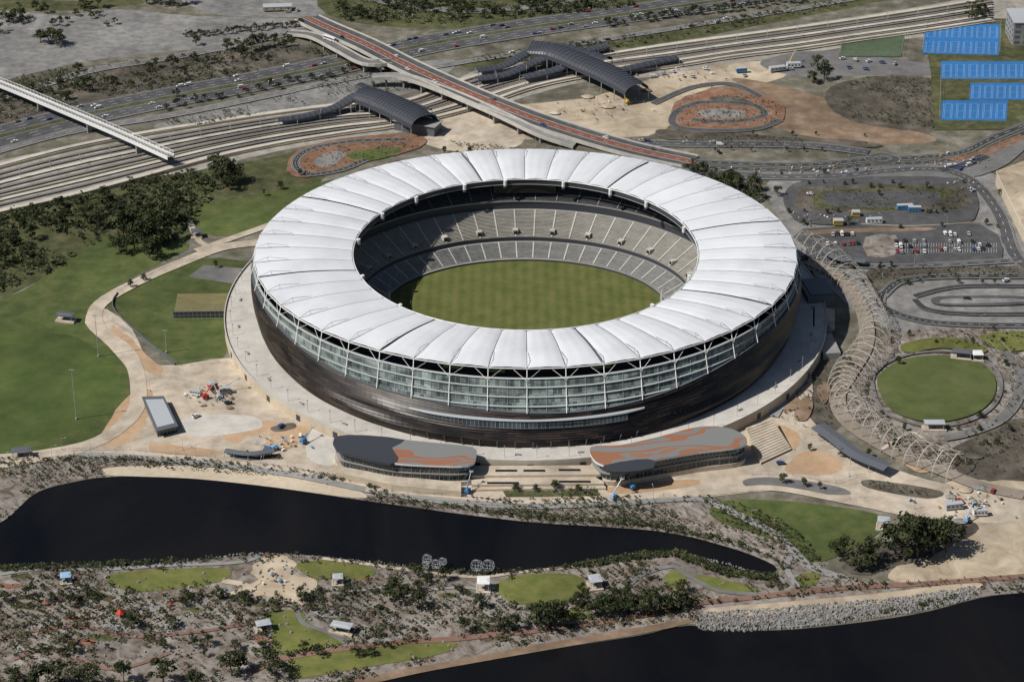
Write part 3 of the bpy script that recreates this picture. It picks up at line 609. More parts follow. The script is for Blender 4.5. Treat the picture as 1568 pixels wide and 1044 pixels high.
for i in range(NF):
    t0=2*pi*i/NF;t1=2*pi*(i+1)/NF
    def V(t,z,k=-1.0): a,bb=prof(z); return E(a+k,bb+k,t,z)
    z0a,z0b=ztop(t0)-.5,ztop(t1)-.5
    lo_a,lo_b=z0a,z0b
    for z in (28,32.5,37.5):
        if z>max(z0a,z0b):
            b.face([V(t0,lo_a),V(t1,lo_b),V(t1,z),V(t0,z)],0,[(i*PER,lo_a),((i+1)*PER,lo_b),((i+1)*PER,z),(i*PER,z)]); lo_a=lo_b=z
    b.face([V(t0,z0a+.5,.7),V(t1,z0b+.5,.7),V(t1,z0b+.5,-1.5),V(t0,z0a+.5,-1.5)],3)
    for z in (26,30,34,37.8):
        if z>z0a+1: 
            b.face([V(t0,z,.0),V(t1,z,.0),V(t1,z,-1.2),V(t0,z,-1.2)],1); b.face([V(t0,z-.22,.0),V(t1,z-.22,.0),V(t1,z,.0),V(t0,z,.0)],4 if z>37 else 1)
    if i%3==0: 
        zq=z0a
        for z in (28,32.5,37.6):
            if z>zq: b.tube(V(t0,zq,-.7),V(t0,z,-.7),.11,1,4); zq=z
    b.face([V(t0,6.2,-3),V(t1,6.2,-3),V(t1,5.5,-3),V(t0,5.5,-3)],2)
b.obj("glazed_facade",st)
b=MB([m_black,m_greenp])
for i in range(46):
    t0=radians(-90-17+34*i/46); t1=radians(-90-17+34*(i+1)/46)
    mi=1 if (i<5 or i>40 or 12<=i<=16) else 0
    a,bb=prof(39); b.face([E(a-6,bb-6,t0,37.4),E(a-6,bb-6,t1,37.4),E(a-6,bb-6,t1,41),E(a-6,bb-6,t0,41)],mi)
b.obj("concourse_back_panels",st)
b=MB([m_lgrey,m_dgrey,m_pavg])
for i in range(80):
    t0=radians(-90-23+46*i/80); t1=radians(-90-23+46*(i+1)/80)
    def V(t,z,k=0): a,bb=prof(z); return E(a+k,bb+k,t,z)
    f0=min(1,6*(1-abs((i)/40-1)));f1=min(1,6*(1-abs((i+1)/40-1)))
    k0,k1=.8+1.0*f0,.8+1.0*f1
    b.face([V(t0,21,k0),V(t1,21,k1),V(t1,21,0),V(t0,21,0)],0); b.face([V(t0,20.4,k0),V(t1,20.4,k1),V(t1,21,k1),V(t0,21,k0)],0)
    if 6<i<74: b.face([V(t0,16.8,.9),V(t1,16.8,.9),V(t1,20.2,.9),V(t0,20.2,.9)],2,[(i*1.6,0),(i*1.6+1.6,0),(i*1.6+1.6,3),(i*1.6,3)])
    if i%6==0: b.tube(V(t0,6,.9),V(t0,10,1.2),.25,1,6)
b.obj("entry_canopy_ledge",st)
# outer steel frames
b=MB([m_white,m_lgrey])
for i in range(NP):
    t=2*pi*i/NP; zt=ztop(t); a,bb=prof(zt)
    foot=E(a+1.0,bb+1.0,t,zt); head=E(155,143,t,41); b.tube(foot,head,.24,0,6)
    for s in(-1,1):
        t2=t+s*pi/NP*.8; b.tube(E(*[q+.6 for q in prof(37)],t,37),E(154,142,t2,41.3),.12,0,4)
    t2=2*pi*(i+1)/NP
    b.tube(E(155.2,143.2,t,41.4),E(155.2,143.2,t2,41.4),.3,0,5)
    def R(f,z,tt=t): return E(155+(99.5-155)*f,143+(99.5-143)*f,tt,z)
    b.tube(R(-.005,41.9),R(.13,44.9),.15,1); b.tube(R(.13,44.9),R(.34,43.6),.15,1); b.tube(R(.13,44.9),R(.14,42.5),.13,1)
    b.tube(R(0,41),R(1,39.8),.3)
b.obj("steel_frame",st)
# roof: nearly continuous ring of shallow fabric panels
b=MB([m_fabric]); NT,NR=12,12
gaps={2,8,14,20,26,32,38,44}
for i in range(NP):
    e0=.040 if i in gaps else .010; e1=.040 if ((i+1)%NP) in gaps else .010
    def RP(s,r):
        ss=e0+(1-e0-e1)*s; t=2*pi*(i+ss)/NP
        sc=.008*sin(pi*s); f=sc+(1-sc)*r
        a=155+(99.5-155)*f; bb=143+(99.5-143)*f
        amp=.45+.8*min(1,r*5) if r<.2 else 1.25*(1-.35*r)
        z=41.8+(40.5-41.8)*f+1.4*sin(pi*f)+amp*(sin(pi*s)**.75)*.85+.12*abs(sin(3*pi*s))
        return E(a,bb,t,z)
    for r in range(NR):
        for s in range(NT): b.face([RP(s/NT,r/NR),RP((s+1)/NT,r/NR),RP((s+1)/NT,(r+1)/NR),RP(s/NT,(r+1)/NR)])
b.obj("fabric_roof",st,smooth=True,merge=True)
b=MB([m_dgrey])
N2=96
for i in range(N2):
    t0=2*pi*i/N2;t1=2*pi*(i+1)/N2
    Q=[0,.25,.5,.75,1]
    for q0,q1 in zip(Q[:-1],Q[1:]):
        def R(f,t,dz=0): return E(154.5+(100.3-154.5)*f,142.5+(100.3-142.5)*f,t,41.0+(39.7-41.0)*f+1.1*sin(pi*f)+dz)
        b.face([R(q0,t0),R(q0,t1),R(q1,t1),R(q1,t0)],0)
b.obj("roof_soffit",st)
b=MB([m_white,m_dark,m_lgrey])
for i in range(N2):
    t0=2*pi*i/N2;t1=2*pi*(i+1)/N2
    b.tube(E(98.9,98.9,t0,40.8),E(98.9,98.9,t1,40.8),.3,0,6)
    b.face([E(99.3,99.3,t0,37.6),E(99.3,99.3,t1,37.6),E(99.3,99.3,t1,40.5),E(99.3,99.3,t0,40.5)],1)
    b.tube(E(98.6,98.6,t0,37.7),E(98.6,98.6,t1,37.7),.16,2,4)
for th in [18,42,58,76,97,112,132,150,172,200,-20,225,-45]:
    t=radians(th); p=Vector(E(97.6,97.6,t,37.8)); b.tube(p,p+Vector((0,0,3.4)),1.1,0,10); b.tube(p+Vector((0,0,-1.2)),p,1.4,1,10,r2=1.1)
b.obj("inner_ring_and_floodlights",st)
b=MB([m_black,m_dgrey]); b.box((0,SC[1]+101.5,34.6),(36,2.2,7.5),0,0); b.box((0,SC[1]+103.2,34.6),(38,1,9),0,1)
b.box((0,SC[1]-101.5,34.6),(36,2.2,7.5),0,0); b.obj("video_screens",st)
# podium
b=MB([m_apron,m_lime,m_dark,m_metal,m_conc])
pa,pb=174,178; n=160
for i in range(n):
    t0=2*pi*i/n;t1=2*pi*(i+1)/n
    b.face([E(140,136,t0,6),E(pa,pb,t0,6),E(pa,pb,t1,6),E(140,136,t1,6)],0)
    b.face([E(pa,pb,t0,0),E(pa,pb,t1,0),E(pa,pb,t1,6),E(pa,pb,t0,6)],1)
    b.face([E(pa,pb,t0,6),E(pa,pb,t1,6),E(pa,pb,t1,7),E(pa,pb,t0,7)],4)
    b.face([E(pa-.5,pb-.5,t0,6),E(pa-.5,pb-.5,t1,6),E(pa-.5,pb-.5,t1,7),E(pa-.5,pb-.5,t0,7)],4)
    b.face([E(pa-.5,pb-.5,t0,7),E(pa-.5,pb-.5,t1,7),E(pa,pb,t1,7),E(pa,pb,t0,7)],0)
    if i%4==0: b.face([E(pa+.1,pb+.1,t0,1),E(pa+.1,pb+.1,t0+.018,1),E(pa+.1,pb+.1,t0+.018,4.5),E(pa+.1,pb+.1,t0,4.5)],2)
b.obj("podium",st)
b=MB([m_metal,m_dgrey,m_conc2])
for i in range(64):
    t=2*pi*(i+.3)/64; p=E(pa-4,pb-4,t,6); b.tube(p,(p[0],p[1],13),.12,0,5); b.box((p[0],p[1],13.1),(1.0,.4,.2),t,1)
    if i%2: p=E(pa-8,pb-7,t+.04,6.4); b.box(p,(1,3,.6),t,2)
b.obj("podium_lamps_and_benches",st)
for k,(pts,zt) in enumerate([([(722,713),(912,712),(920,726),(722,728)],4.5),([(722,728),(920,726),(925,740),(722,742)],3),([(722,742),(925,740),(928,747),(722,749)],1.6)]):
    block("terrace_step_%d"%k,pts,zt,0,m_cream,m_lime,st)
b=MB([m_black,m_lime]); 
for (px,py,ww) in ((775,722,11),(818,722,11),(872,721,11),(770,737,16),(880,735,16)):
    x,y,_=G(px,py,4); b.box((x,y,4.6 if py<730 else 3.1),(ww,1.6,.5),0,0)
b.obj("planter_slots",st)
def stairs(name,t0,t1,b0,b1,zt,n=14):
    b=MB([m_cream,m_lime])
    T0,T1=Vector(G(*t0,zt)),Vector(G(*t1,zt)); B0,B1=Vector(G(*b0,0)),Vector(G(*b1,0))
    for i in range(n):
        f0,f1=i/n,(i+1)/n; z=zt*(1-f0)+LZ[0]*f0
        q=[T0.lerp(B0,f0),T1.lerp(B1,f0),T1.lerp(B1,f1),T0.lerp(B0,f1)]
        b.face([(p.x,p.y,z) for p in q],0); b.face([(q[3].x,q[3].y,z-zt/n),(q[2].x,q[2].y,z-zt/n),(q[2].x,q[2].y,z),(q[3].x,q[3].y,z)],1)
        b.face([(q[0].x,q[0].y,0),(q[3].x,q[3].y,0),(q[3].x,q[3].y,z),(q[0].x,q[0].y,z)],1); b.face([(q[1].x,q[1].y,0),(q[2].x,q[2].y,0),(q[2].x,q[2].y,z),(q[1].x,q[1].y,z)],1)
    b.obj(name)
stairs("staircase",(1142,655),(1182,640),(1165,712),(1212,690),6)
stairs("staircase",(1245,470),(1245,500),(1278,475),(1278,505),6)
b=MB([m_dgrey,m_glass]); x,y,_=G(1250,440,10); b.box((x,y,5),(16,24,10),.15,0); b.box((x+1,y,10.3),(14,20,.5),.15,0); b.obj("stair_tower")
b=MB([m_conc2,m_dgrey]); x,y,_=G(1262,520,2); b.box((x,y,2),(10,40,4),.1,0); b.box((x,y+8,4.6),(9,8,1.2),.1,1); b.obj("service_building")
# ================================================================ PAVILIONS
def pavilion(pts,z,darkpts,name="riverside_pavilion",k=4):
    e=empty(name); W=block("roof_slab",pts,z,z-1.1,m_swirl,m_white,e,smooth=True,k=k)
    if darkpts:
        block("dark_roof_panel",darkpts,z+.12,z-1.2,m_dark,m_dark,e,smooth=True,k=2)
    block("glazed_walls",W,z-1.1,0,m_dark,m_pavg,e,world=True,inset=.93)
    block("upper_balcony",W,z-5.2,z-5.8,m_conc2,m_conc2,e,world=True,inset=.975)
    block("base_plinth",W,3,0,m_cream,m_lime,e,world=True,inset=.99)
    cx=sum(p[0] for p in W)/len(W); cy=sum(p[1] for p in W)/len(W); b=MB([m_rail2])
    for i in range(len(W)):
        a,c=W[i],W[(i+1)%len(W)]; L=hypot(a[0]-c[0],a[1]-c[1]); m=max(1,int(L/4.5))
        for q in range(m):
            x=a[0]+(c[0]-a[0])*q/m; y=a[1]+(c[1]-a[1])*q/m; x=cx+(x-cx)*.945; y=cy+(y-cy)*.945
            b.tube((x,y,3),(x,y,z-1.1),.1)
    b.obj("mullions",e)
pavilion([(514,668),(560,667),(600,671),(660,677),(722,684),(729,698),(718,712),(660,712),(600,708),(540,696),(516,688)],12.5,[(513,668),(560,666),(620,673),(600,685),(610,700),(598,710),(540,697),(515,688)])
pavilion([(905,684),(950,681),(1010,668),(1070,653),(1115,655),(1141,668),(1136,683),(1070,692),(1000,704),(940,713),(912,706)],12.5,[(925,712),(975,703),(1000,704),(1000,716),(960,722),(930,720)])
W=block("stone_plinth_wall",[(514,712),(600,728),(706,738),(706,752),(600,742),(514,722)],4,0,m_cream,m_lime)
# ================================================================ small structures
def shelter(px,py,wx,wy,h=3.6,mat=None,rot=0,name="picnic_shelter"):
    h+=LZ[0]
    x,y,_=G(px,py,h); b=MB([mat or m_lgrey,m_metal,m_cream,m_dgrey])
    b.box((0,0,h),(wx,wy,.3),0,0); b.box((0,0,h+.3),(wx*.9,wy*.5,.25),0,0,taper=.7)
    for sx in(-1,1):
        for sy in(-1,1): b.tube((sx*wx*.42,sy*wy*.42,0),(sx*wx*.42,sy*wy*.42,h),.14,1,6)
    b.box((0,0,LZ[0]/2+.03),(wx*1.15,wy*1.15,LZ[0]+.06),0,2)
    zb=LZ[0]+.06
    b.box((0,0,zb+.75),(2,.9,.1),0,3); b.box((0,0,zb+.4),(.3,.3,.7),0,3); b.box((0,.8,zb+.42),(2,.35,.08),0,3); b.box((0,-.8,zb+.42),(2,.35,.08),0,3)
    o=b.obj(name,loc=(x,y,0)); o.rotation_euler[2]=rot
for a in [(100,880,5,5,3.4,m_bluel,.2),(517,882,5,5,3.4,None,.1),(740,888,6,7,4.5,m_white,0),(911,885,6,7,4,None,.2),(1353,795,6,6,4,None,-.2),(403,953,7,5,3.2,None,.3),(523,956,10,5,3.2,None,-.3),(32,688,10,5,3.5,m_dgrey,.2),(100,481,10,5,3.5,m_dgrey,-.2),(1474,538,11,5,3.5,m_dgrey,-.2),(1431,646,11,5,3.5,m_lgrey,0),(300,353,6,6,3.5,m_dgrey,.2),(1497,540,6,6,3.4,m_white,0)]: shelter(*a)
def kiosk(pts,h):
    e=empty("kiosk_building"); W=block("roof",pts,h,h-.6,m_dgrey,m_dgrey,e); W2=block("roof_skylight",W,h+.15,h,m_lgrey,m_lgrey,e,world=True,inset=.8); block("walls",W,h-.6,0,m_dgrey,m_pavg,e,world=True,inset=.9)
kiosk([(217,607),(251,606),(273,652),(240,660)],5)
def canopy(pts,width,z,name="curved_canopy"):
    W=world_path([(p[0],p[1],z) for p in pts],z,6); N=offs(W); b=MB([m_dgrey,m_metal,m_dark]); h=width/2
    strip(b,W,N,-h,0,.0,0); m=len(W)
    for i in range(m-1):
        a,c=W[i],W[i+1]
        for (o0,z0,o1,z1) in ((-h,0,0,.8),(0,.8,h,0.1)):
            b.face([(a[0]+N[i][0]*o0,a[1]+N[i][1]*o0,a[2]+z0+.3),(c[0]+N[i+1][0]*o0,c[1]+N[i+1][1]*o0,c[2]+z0+.3),(c[0]+N[i+1][0]*o1,c[1]+N[i+1][1]*o1,c[2]+z1+.3),(a[0]+N[i][0]*o1,a[1]+N[i][1]*o1,a[2]+z1+.3)],0)
        for o in (-h*.8,h*.8):
            if i%3==0: b.tube((a[0]+N[i][0]*o,a[1]+N[i][1]*o,0),(a[0]+N[i][0]*o,a[1]+N[i][1]*o,z+.2),.16,1,5)
    b.obj(name)
canopy([(1252,652),(1280,672),(1310,695),(1360,716)],9,5); canopy([(1262,382),(1282,395),(1325,400)],6,4)
canopy([(345,690),(380,695),(420,690)],4,3.5)
e=empty("warehouse_building"); W=block("roof",[(1525,262),(1600,235),(1680,300),(1600,370),(1568,350)],9,8.4,m_sand,m_white,e); block("walls",W,8.4,0,m_lime,m_lime,e,world=True,inset=.98)
b=MB([m_conc2,m_dgrey,m_lgrey]); x,y,_=G(1585,60); b.box((x,y,9),(40,30,18),0,0); b.box((x,y,18.3),(41,31,.6),0,2)
for i in range(4):
    for j in range(6): b.box((x-17+j*6.6,y-15.05,3+i*4.2),(3.6,.12,1.8),0,1)
    for j in range(4): b.box((x-20.05,y-11+j*7,3+i*4.2),(.12,3.6,1.8),0,1)
b.obj("office_building")
def cabin(px,py,c,l=12,w_=3,rot=0):
    x,y,_=G(px,py); b=MB([c,m_dgrey,m_lgrey]); b.box((0,0,1.5),(l,w_,2.7),0,0); b.box((0,0,2.95),(l+.2,w_+.2,.2),0,2)
    for i in range(4): b.box((-l/2+l*(i+.5)/4,-w_/2-.03,1.7),(1.2,.08,1),0,1)
    for i in range(int(l/1.2)): b.box((-l/2+.6+i*1.2,w_/2+.04,1.5),(.15,.08,2.5),0,2)
    o=b.obj("site_cabin",loc=(x,y,LZ[0])); o.rotation_euler[2]=rot
for a in [(1310,332,m_yellow,5,4,0),(1385,322,m_bluep,10,3,.1),(1400,325,m_bluep,8,3,0),(1283,345,m_yellow,6,4,0),(425,16,m_sand,22,8,.1),(326,596,m_redp,5,3,.5),(345,603,m_lgrey,6,2.5,.2),(300,606,m_white,6,2.5,-.3),(1338,343,m_white,10,3,.1),(1460,780,m_lgrey,9,3,.2),(1190,110,m_lgrey,12,4,.3),(1215,104,m_white,10,4,.1),(1135,112,m_bluep,8,3,.2),(1500,790,m_white,7,3,.1)]: cabin(*a)
def pile(px,py,r,h,mat,name="soil_pile"):
    x,y,_=G(px,py); b=MB([mat]); n=12; R=[[( cos(2*pi*i/n)*r*f*random.uniform(.85,1.15), sin(2*pi*i/n)*r*f*.7*random.uniform(.85,1.15), h*(1-f)**.8*random.uniform(.9,1.1)-.05) for i in range(n)] for f in (1,.65,.3)]
    for a,c in zip(R[:-1],R[1:]):
        for i in range(n): b.face([a[i],a[(i+1)%n],c[(i+1)%n],c[i]])
    b.face(R[2]); b.obj(name,loc=(x,y,LZ[0]))
for a in [(1478,752,4,1.6,m_sand),(1500,748,4,1.6,m_gravel),(1455,762,3,1.2,m_conc2),(1490,700,5,1.2,m_ddirt),(900,150,5,1.6,m_sand),(930,165,5,1.8,m_sand),(850,175,4,1.5,m_pale),(990,140,4,1.5,m_dirt),(1470,800,4,1.4,m_gravel),(310,622,2.2,1,m_sand),(352,626,2.2,1,m_dirt)]: pile(*a)
b=MB([m_lgrey,m_dirt,m_white,m_bluep,m_orange,m_dgrey])
for (cx_,cy_,rx,ry,cnt) in ((325,606,36,14,46),(1490,770,60,25,60),(440,680,40,12,30),(1270,335,60,10,30),(930,165,70,20,45),(1250,262,200,8,70),(1460,245,60,14,40),(1040,115,60,12,40),(1480,285,30,12,20),(420,885,25,15,12)):
    for i in range(cnt):
        x,y,_=G(cx_+random.gauss(0,.5)*rx,cy_+random.gauss(0,.5)*ry); s=random.uniform(.4,1.2); b.box((x,y,LZ[0]+s*.3),(s*random.uniform(.7,2.2),s,s*.6),random.uniform(0,3),random.choice([0,1,1,2,5,4,5,3 if random.random()<.3 else 1]),taper=.85)
b.obj("construction_materials")
# ================================================================ ARBOUR
W=world_path([(1228,388),(1275,412),(1315,452),(1340,505),(1330,545),(1303,575),(1292,605),(1305,640),(1350,675),(1410,705),(1478,730)],0,14); N=offs(W)
b=MB([P("mat_pale_bronze_steel",(.52,.48,.42),rough=.4)])
acc=0; last=-99; arcs=[]
for i in range(len(W)):
    if i: acc+=hypot(W[i][0]-W[i-1][0],W[i][1]-W[i-1][1])
    if acc-last>=6.5:
        last=acc; wv=9+1.8*sin(acc*.05); hv=13+2.5*sin(acc*.06+1)
        arcs.append([(W[i][0]+N[i][0]*cos(pi*q/14)*wv,W[i][1]+N[i][1]*cos(pi*q/14)*wv,hv*sin(pi*q/14)**.8) for q in range(15)])
for i,a in enumerate(arcs):
    b.path(a,.26,0,4)
    if i+1<len(arcs):
        c=arcs[i+1]
        for q in range(1,13,3): b.tube(a[q],c[q+2],.09,0,3); b.tube(a[q+2],c[q],.09,0,3)
b.obj("arbour_arches")
# ================================================================ TREES
def tree_mesh(seed,spread=.42,nclump=17,leaves=42,lm=(m_leafd,m_leafm,m_leafl)):
    r=random.Random(seed); b=MB([m_bark,*lm]); H=10.0
    tip=Vector((r.uniform(-.6,.6),r.uniform(-.6,.6),H*.5)); mid=Vector((r.uniform(-.3,.3),r.uniform(-.3,.3),H*.25))
    b.tube((0,0,-.2),mid,.34,0,6,r2=.26); b.tube(mid,tip,.26,0,6,r2=.15)
    cl=[]
    for i in range(nclump):
        a=r.uniform(0,2*pi); rr=H*spread*sqrt(r.uniform(.02,1)); zz=H*r.uniform(.38,.92); rr*=(1-.55*max(0,(zz/H-.6)/.4))
        c=Vector((cos(a)*rr,sin(a)*rr,zz)); cl.append((c,r.uniform(.9,1.75)))
        if i<8: b.tube(mid.lerp(tip,r.uniform(.3,1)),c,.13,0,4,r2=.04)
    for c,R in cl:
        tone=r.choice([1,1,2,2,3])
        for q in range(leaves):
            d_=Vector((r.gauss(0,1),r.gauss(0,1),r.gauss(0,.7))).normalized(); p=c+Vector((d_.x*R*1.15,d_.y*R*1.15,d_.z*R*.75))*r.uniform(.55,1.1)
            nrm=(d_+Vector((r.uniform(-.6,.6),r.uniform(-.6,.6),r.uniform(0,.9)))).normalized(); x=nrm.orthogonal().normalized(); y=nrm.cross(x); s=r.uniform(.22,.48); s2=s*r.uniform(.5,1)
            an=r.uniform(0,pi); x,y=x*cos(an)+y*sin(an),y*cos(an)-x*sin(an)
            b.face([p-x*s-y*s2,p+x*s-y*s2*.4,p+x*s*.7+y*s2,p-x*s*.6+y*s2*.8],tone if r.random()<.75 else r.choice([1,2,3]))
    o=b.obj("tmp"); me=o.data; bpy.data.objects.remove(o); return me
TM=[tree_mesh(s) for s in range(6)]; TC=[tree_mesh(50+s,spread=.26,nclump=15) for s in range(2)]
def tree(px,py,h,name="eucalyptus_tree",T=None):
    x,y,_=G(px,py); me=random.choice(T or TM); o=bpy.data.objects.new(name,me); scene.collection.objects.link(o)
    o.location=(x,y,0); s=h/10; o.scale=(s*random.uniform(.85,1.25),s*random.uniform(.85,1.25),s*random.uniform(.9,1.1)); o.rotation_euler[2]=random.uniform(0,6.28)
big=[(205,385,20),(225,380,22),(190,365,19),(240,372,21),(215,350,19),(175,345,16),(258,345,17),(150,350,13),(130,340,12),(240,322,15),(200,315,14),(268,312,12),(228,395,15),(183,390,13),(345,282,18),(325,285,16),(360,280,15),(335,272,15),(352,292,12),
 (20,378,12),(50,368,12),(80,355,11),(8,405,11),(100,345,12),(60,345,11),(30,352,11),(-5,390,13),(120,320,10),(160,310,11),(90,322,9),(40,395,8),
 (75,68,14),(88,70,13),(62,66,11),(130,140,11),(265,105,10),(385,78,13),(402,74,12),(348,78,10),(365,76,10),(420,70,9),(100,152,9),(300,70,8),(440,62,8),(10,35,12),(30,30,13),(-5,50,12),(130,14,11),(150,12,11),(245,8,14),(265,10,14),(225,6,12),(285,6,11),(120,110,8),(225,128,6),(345,118,6),(270,150,7),
 (1262,122,13),(1252,108,12),(1245,128,11),(1488,28,14),(1500,24,12),(1095,285,13),(1112,292,13),(1130,298,14),(1148,305,13),(1120,285,12),(1078,276,12),(1155,292,11),(1060,268,11),
 (1310,866,15),(1335,862,16),(1385,856,22),(1405,852,23),(1430,848,22),(1448,845,17),(1370,850,17),(1285,852,12),(1322,868,12),(1420,830,14),(1395,832,16),
 (605,918,12),(640,932,10),(712,968,8),(765,966,9),(785,964,10),(840,962,15),(858,955,13),(822,955,12),(925,945,12),(945,940,10),(962,938,10),(985,940,12),(1010,936,13),(1040,930,10),(912,945,10),
 (355,1034,12),(415,1034,13),(366,1026,10),(190,1044,11),(250,1046,13),(130,1052,12),(60,1054,12),(20,1050,11),(90,1046,12),(300,1060,12),(105,985,6),(205,962,8),(262,960,7),(640,885,7),(680,890,8),(655,892,6),(735,932,8),(600,905,9),(108,928,7),(280,930,6),
 (1190,300,7),(1232,400,5),(1300,560,6)]
for a in big: tree(*a)
for i in range(44): tree(520+i*9+random.uniform(-6,6),24-i*.4+random.uniform(-12,16),random.uniform(5,11))
for i in range(26): tree(285+i*7,58-i*.7+random.uniform(-2,2),random.uniform(4,6),"street_tree")
for i in range(26): tree(930+i*12,40-i*1.5+random.uniform(-3,3),random.uniform(5,8),"street_tree")
for i in range(30): tree(-10+i*16+random.uniform(-8,8),168-i*3.2+random.uniform(-14,8),random.uniform(4,8),"street_tree")
for i in range(20): tree(250+i*16+random.uniform(-6,6),170-i*3.3+random.uniform(-5,5),random.uniform(4,6.5),"street_tree")
for i in range(14): tree(20+i*12,24+random.uniform(-8,20),random.uniform(5,9),"street_tree")
for i in range(46): tree(random.uniform(5,740),random.uniform(905,925) if i%3 else random.uniform(985,1005),random.uniform(3.5,6.5),"garden_tree")
for i in range(24): tree(random.uniform(880,1060),random.uniform(905,935),random.uniform(4,8),"garden_tree")
for px,py in [(1300,345),(1230,345),(1345,300),(1420,290),(1375,560),(1500,640),(1540,560),(1350,640),(1330,700),(1290,700),(1240,690),(680,235),(700,240),(720,236),(1530,300),(1510,345),(790,752),(820,753),(850,752),(885,751),(1200,740),(1230,745),(1255,750),(460,270),(405,300),(430,290),(330,410),(220,430),(200,440)]: tree(px,py,random.uniform(4,6.5),"young_tree",TC)
for i in range(70):
    px,py=random.choice([(1240+i*4.2,random.choice([350,403,412,424,435])),(1350+i*3,random.choice([506,514,525,660,680])),(1000+i*5,random.choice([208,214,232,268])),(1200+i*4,random.choice([283,328,290]))]); tree(px+random.uniform(-3,3),py+random.uniform(-2,2),random.uniform(2.8,4.6),"young_tree",TC)
# ---- shrub masses
def inpoly(x,y,Pg):
    c=False; n=len(Pg); j=n-1
    for i in range(n):
        xi,yi=Pg[i];xj,yj=Pg[j]
        if (yi>y)!=(yj>y) and x<(xj-xi)*(y-yi)/(yj-yi)+xi: c=not c
        j=i
    return c
def shrubs(name,Pg,count,smin,smax,mats=(m_leafd,m_leafm,m_leafl,m_leafg),avoid=(),cl=.05,thr=-.3):
    xs=[p[0] for p in Pg]; ys=[p[1] for p in Pg]; b=MB(list(mats)); k=0; tries=0
    while k<count and tries<count*14:
        tries+=1; x=random.uniform(min(xs),max(xs)); y=random.uniform(min(ys),max(ys))
        if sin(x*cl)+sin(y*cl*1.7+1)+sin((x+y)*cl*2.3)+random.uniform(-1.6,1.6)<thr: continue
        if not inpoly(x,y,Pg) or any(inpoly(x,y,A) for A in avoid): continue
        k+=1; s=smin+(smax-smin)*random.random()**2; h=s*random.uniform(.5,.9); t=random.randrange(len(mats))
        for q in range(9):
            a=random.uniform(0,2*pi); rr=s*.5*sqrt(random.random()); px_,py_,pz=x+cos(a)*rr,y+sin(a)*rr,LZ[0]*.6+h*random.uniform(.35,1)
            q1=s*random.uniform(.16,.32); a2=random.uniform(0,pi); ti=random.uniform(-.5,.5)
            dx,dy=cos(a2)*q1,sin(a2)*q1
            b.face([(px_-dx,py_-dy,pz-q1*ti),(px_+dy,py_-dx,pz-q1*.4),(px_+dx,py_+dy,pz+q1*ti),(px_-dy,py_+dx,pz+q1*.5)],t if random.random()<.7 else random.randrange(len(mats)))
    b.obj(name)
def PG(pts): return [G(*p)[:2] for p in pts]
AV=[PG(p) for p in [[(170,880),(345,870),(338,890),(175,902)],[(455,862),(572,870),(560,886),(468,882)],[(412,937),(475,940),(530,985),(430,1002)],[(758,900),(800,878),(880,880),(902,903),(865,924),(790,926)],[(450,1006),(690,980),(680,1002),(450,1040)],[(385,872),(440,850),(486,898),(460,928),(390,915)],[(1085,925),(1500,890),(1500,905),(1250,958),(1060,960)],[(430,1075),(700,1005),(1050,945),(1060,958),(520,1062)],[(1360,880),(1700,860),(1700,900),(1360,900)]]]
LG=(m_leafm,m_leafl,m_leafg,m_leafm,m_leafd,m_leafr,m_leafd)
shrubs("garden_shrubs",REG["island"],6800,.7,2.6,mats=LG,avoid=AV)
shrubs("garden_shrubs",REG["bank"],3200,.7,2.0,mats=LG,avoid=[PG([(150,712),(560,740),(570,765),(160,730)])])
shrubs("reed_bed",PG([(0,868),(300,857),(400,847),(480,849),(640,868),(730,877),(840,872),(980,848),(1040,845),(1120,874),(1190,880),(1190,890),(1110,884),(1030,852),(900,868),(730,883),(560,866),(400,853),(300,864),(0,876)]),1500,.8,2.2,mats=(m_leafd,m_leafm,m_leafl),cl=.01)
shrubs("reed_bed",PG([(560,768),(800,794),(1000,808),(1110,832),(1190,862),(1192,874),(1215,870),(1130,830),(1000,800),(800,784),(620,766)]),900,.8,2.0,mats=(m_leafd,m_leafm,m_leafl),cl=.01)
shrubs("woodland_scrub",PG([(-60,350),(60,315),(180,280),(300,262),(330,290),(290,340),(260,380),(150,372),(60,428),(-60,465)]),2000,1.2,4.5,mats=(m_leafd,m_leafm,m_leafl,m_leafd))
shrubs("verge_scrub",PG([(-60,150),(60,112),(200,97),(420,72),(540,78),(400,108),(250,136),(100,165),(-60,205)]),1500,1,3.2)
shrubs("verge_scrub",PG([(520,30),(700,40),(900,20),(1100,-8),(700,-10),(500,-10)]),900,1.5,4)
shrubs("verge_scrub",PG([(700,95),(840,70),(1000,50),(1150,22),(1300,-5),(1300,8),(1100,50),(930,76),(760,104)]),700,1,3)
shrubs("verge_scrub",PG([(240,190),(420,150),(560,110),(640,95),(640,138),(500,158),(300,194)]),500,.8,2.2)
shrubs("verge_scrub",PG([(1265,140),(1330,118),(1425,120),(1432,198),(1290,180)]),900,.6,1.8)
shrubs("garden_shrubs",PG([(1222,300),(1250,287),(1450,285),(1480,300),(1470,322),(1240,325)]),360,.7,1.6)
shrubs("garden_shrubs",PG([(1030,165),(1060,145),(1160,145),(1200,165),(1190,190),(1040,195)]),380,.6,1.5)
shrubs("garden_shrubs",PG([(440,262),(500,218),(650,212),(640,228),(470,270)]),260,.6,1.4)
shrubs("garden_shrubs",PG([(960,212),(1100,205),(1350,222),(1300,232),(960,225)]),300,.6,1.5)
shrubs("garden_shrubs",PG([(1340,520),(1420,505),(1560,505),(1600,560),(1560,680),(1480,720),(1400,710),(1320,660),(1290,600)]),1100,.6,1.8,mats=LG,avoid=[PG([(1330,590),(1380,545),(1480,542),(1535,590),(1490,645),(1390,650)])])
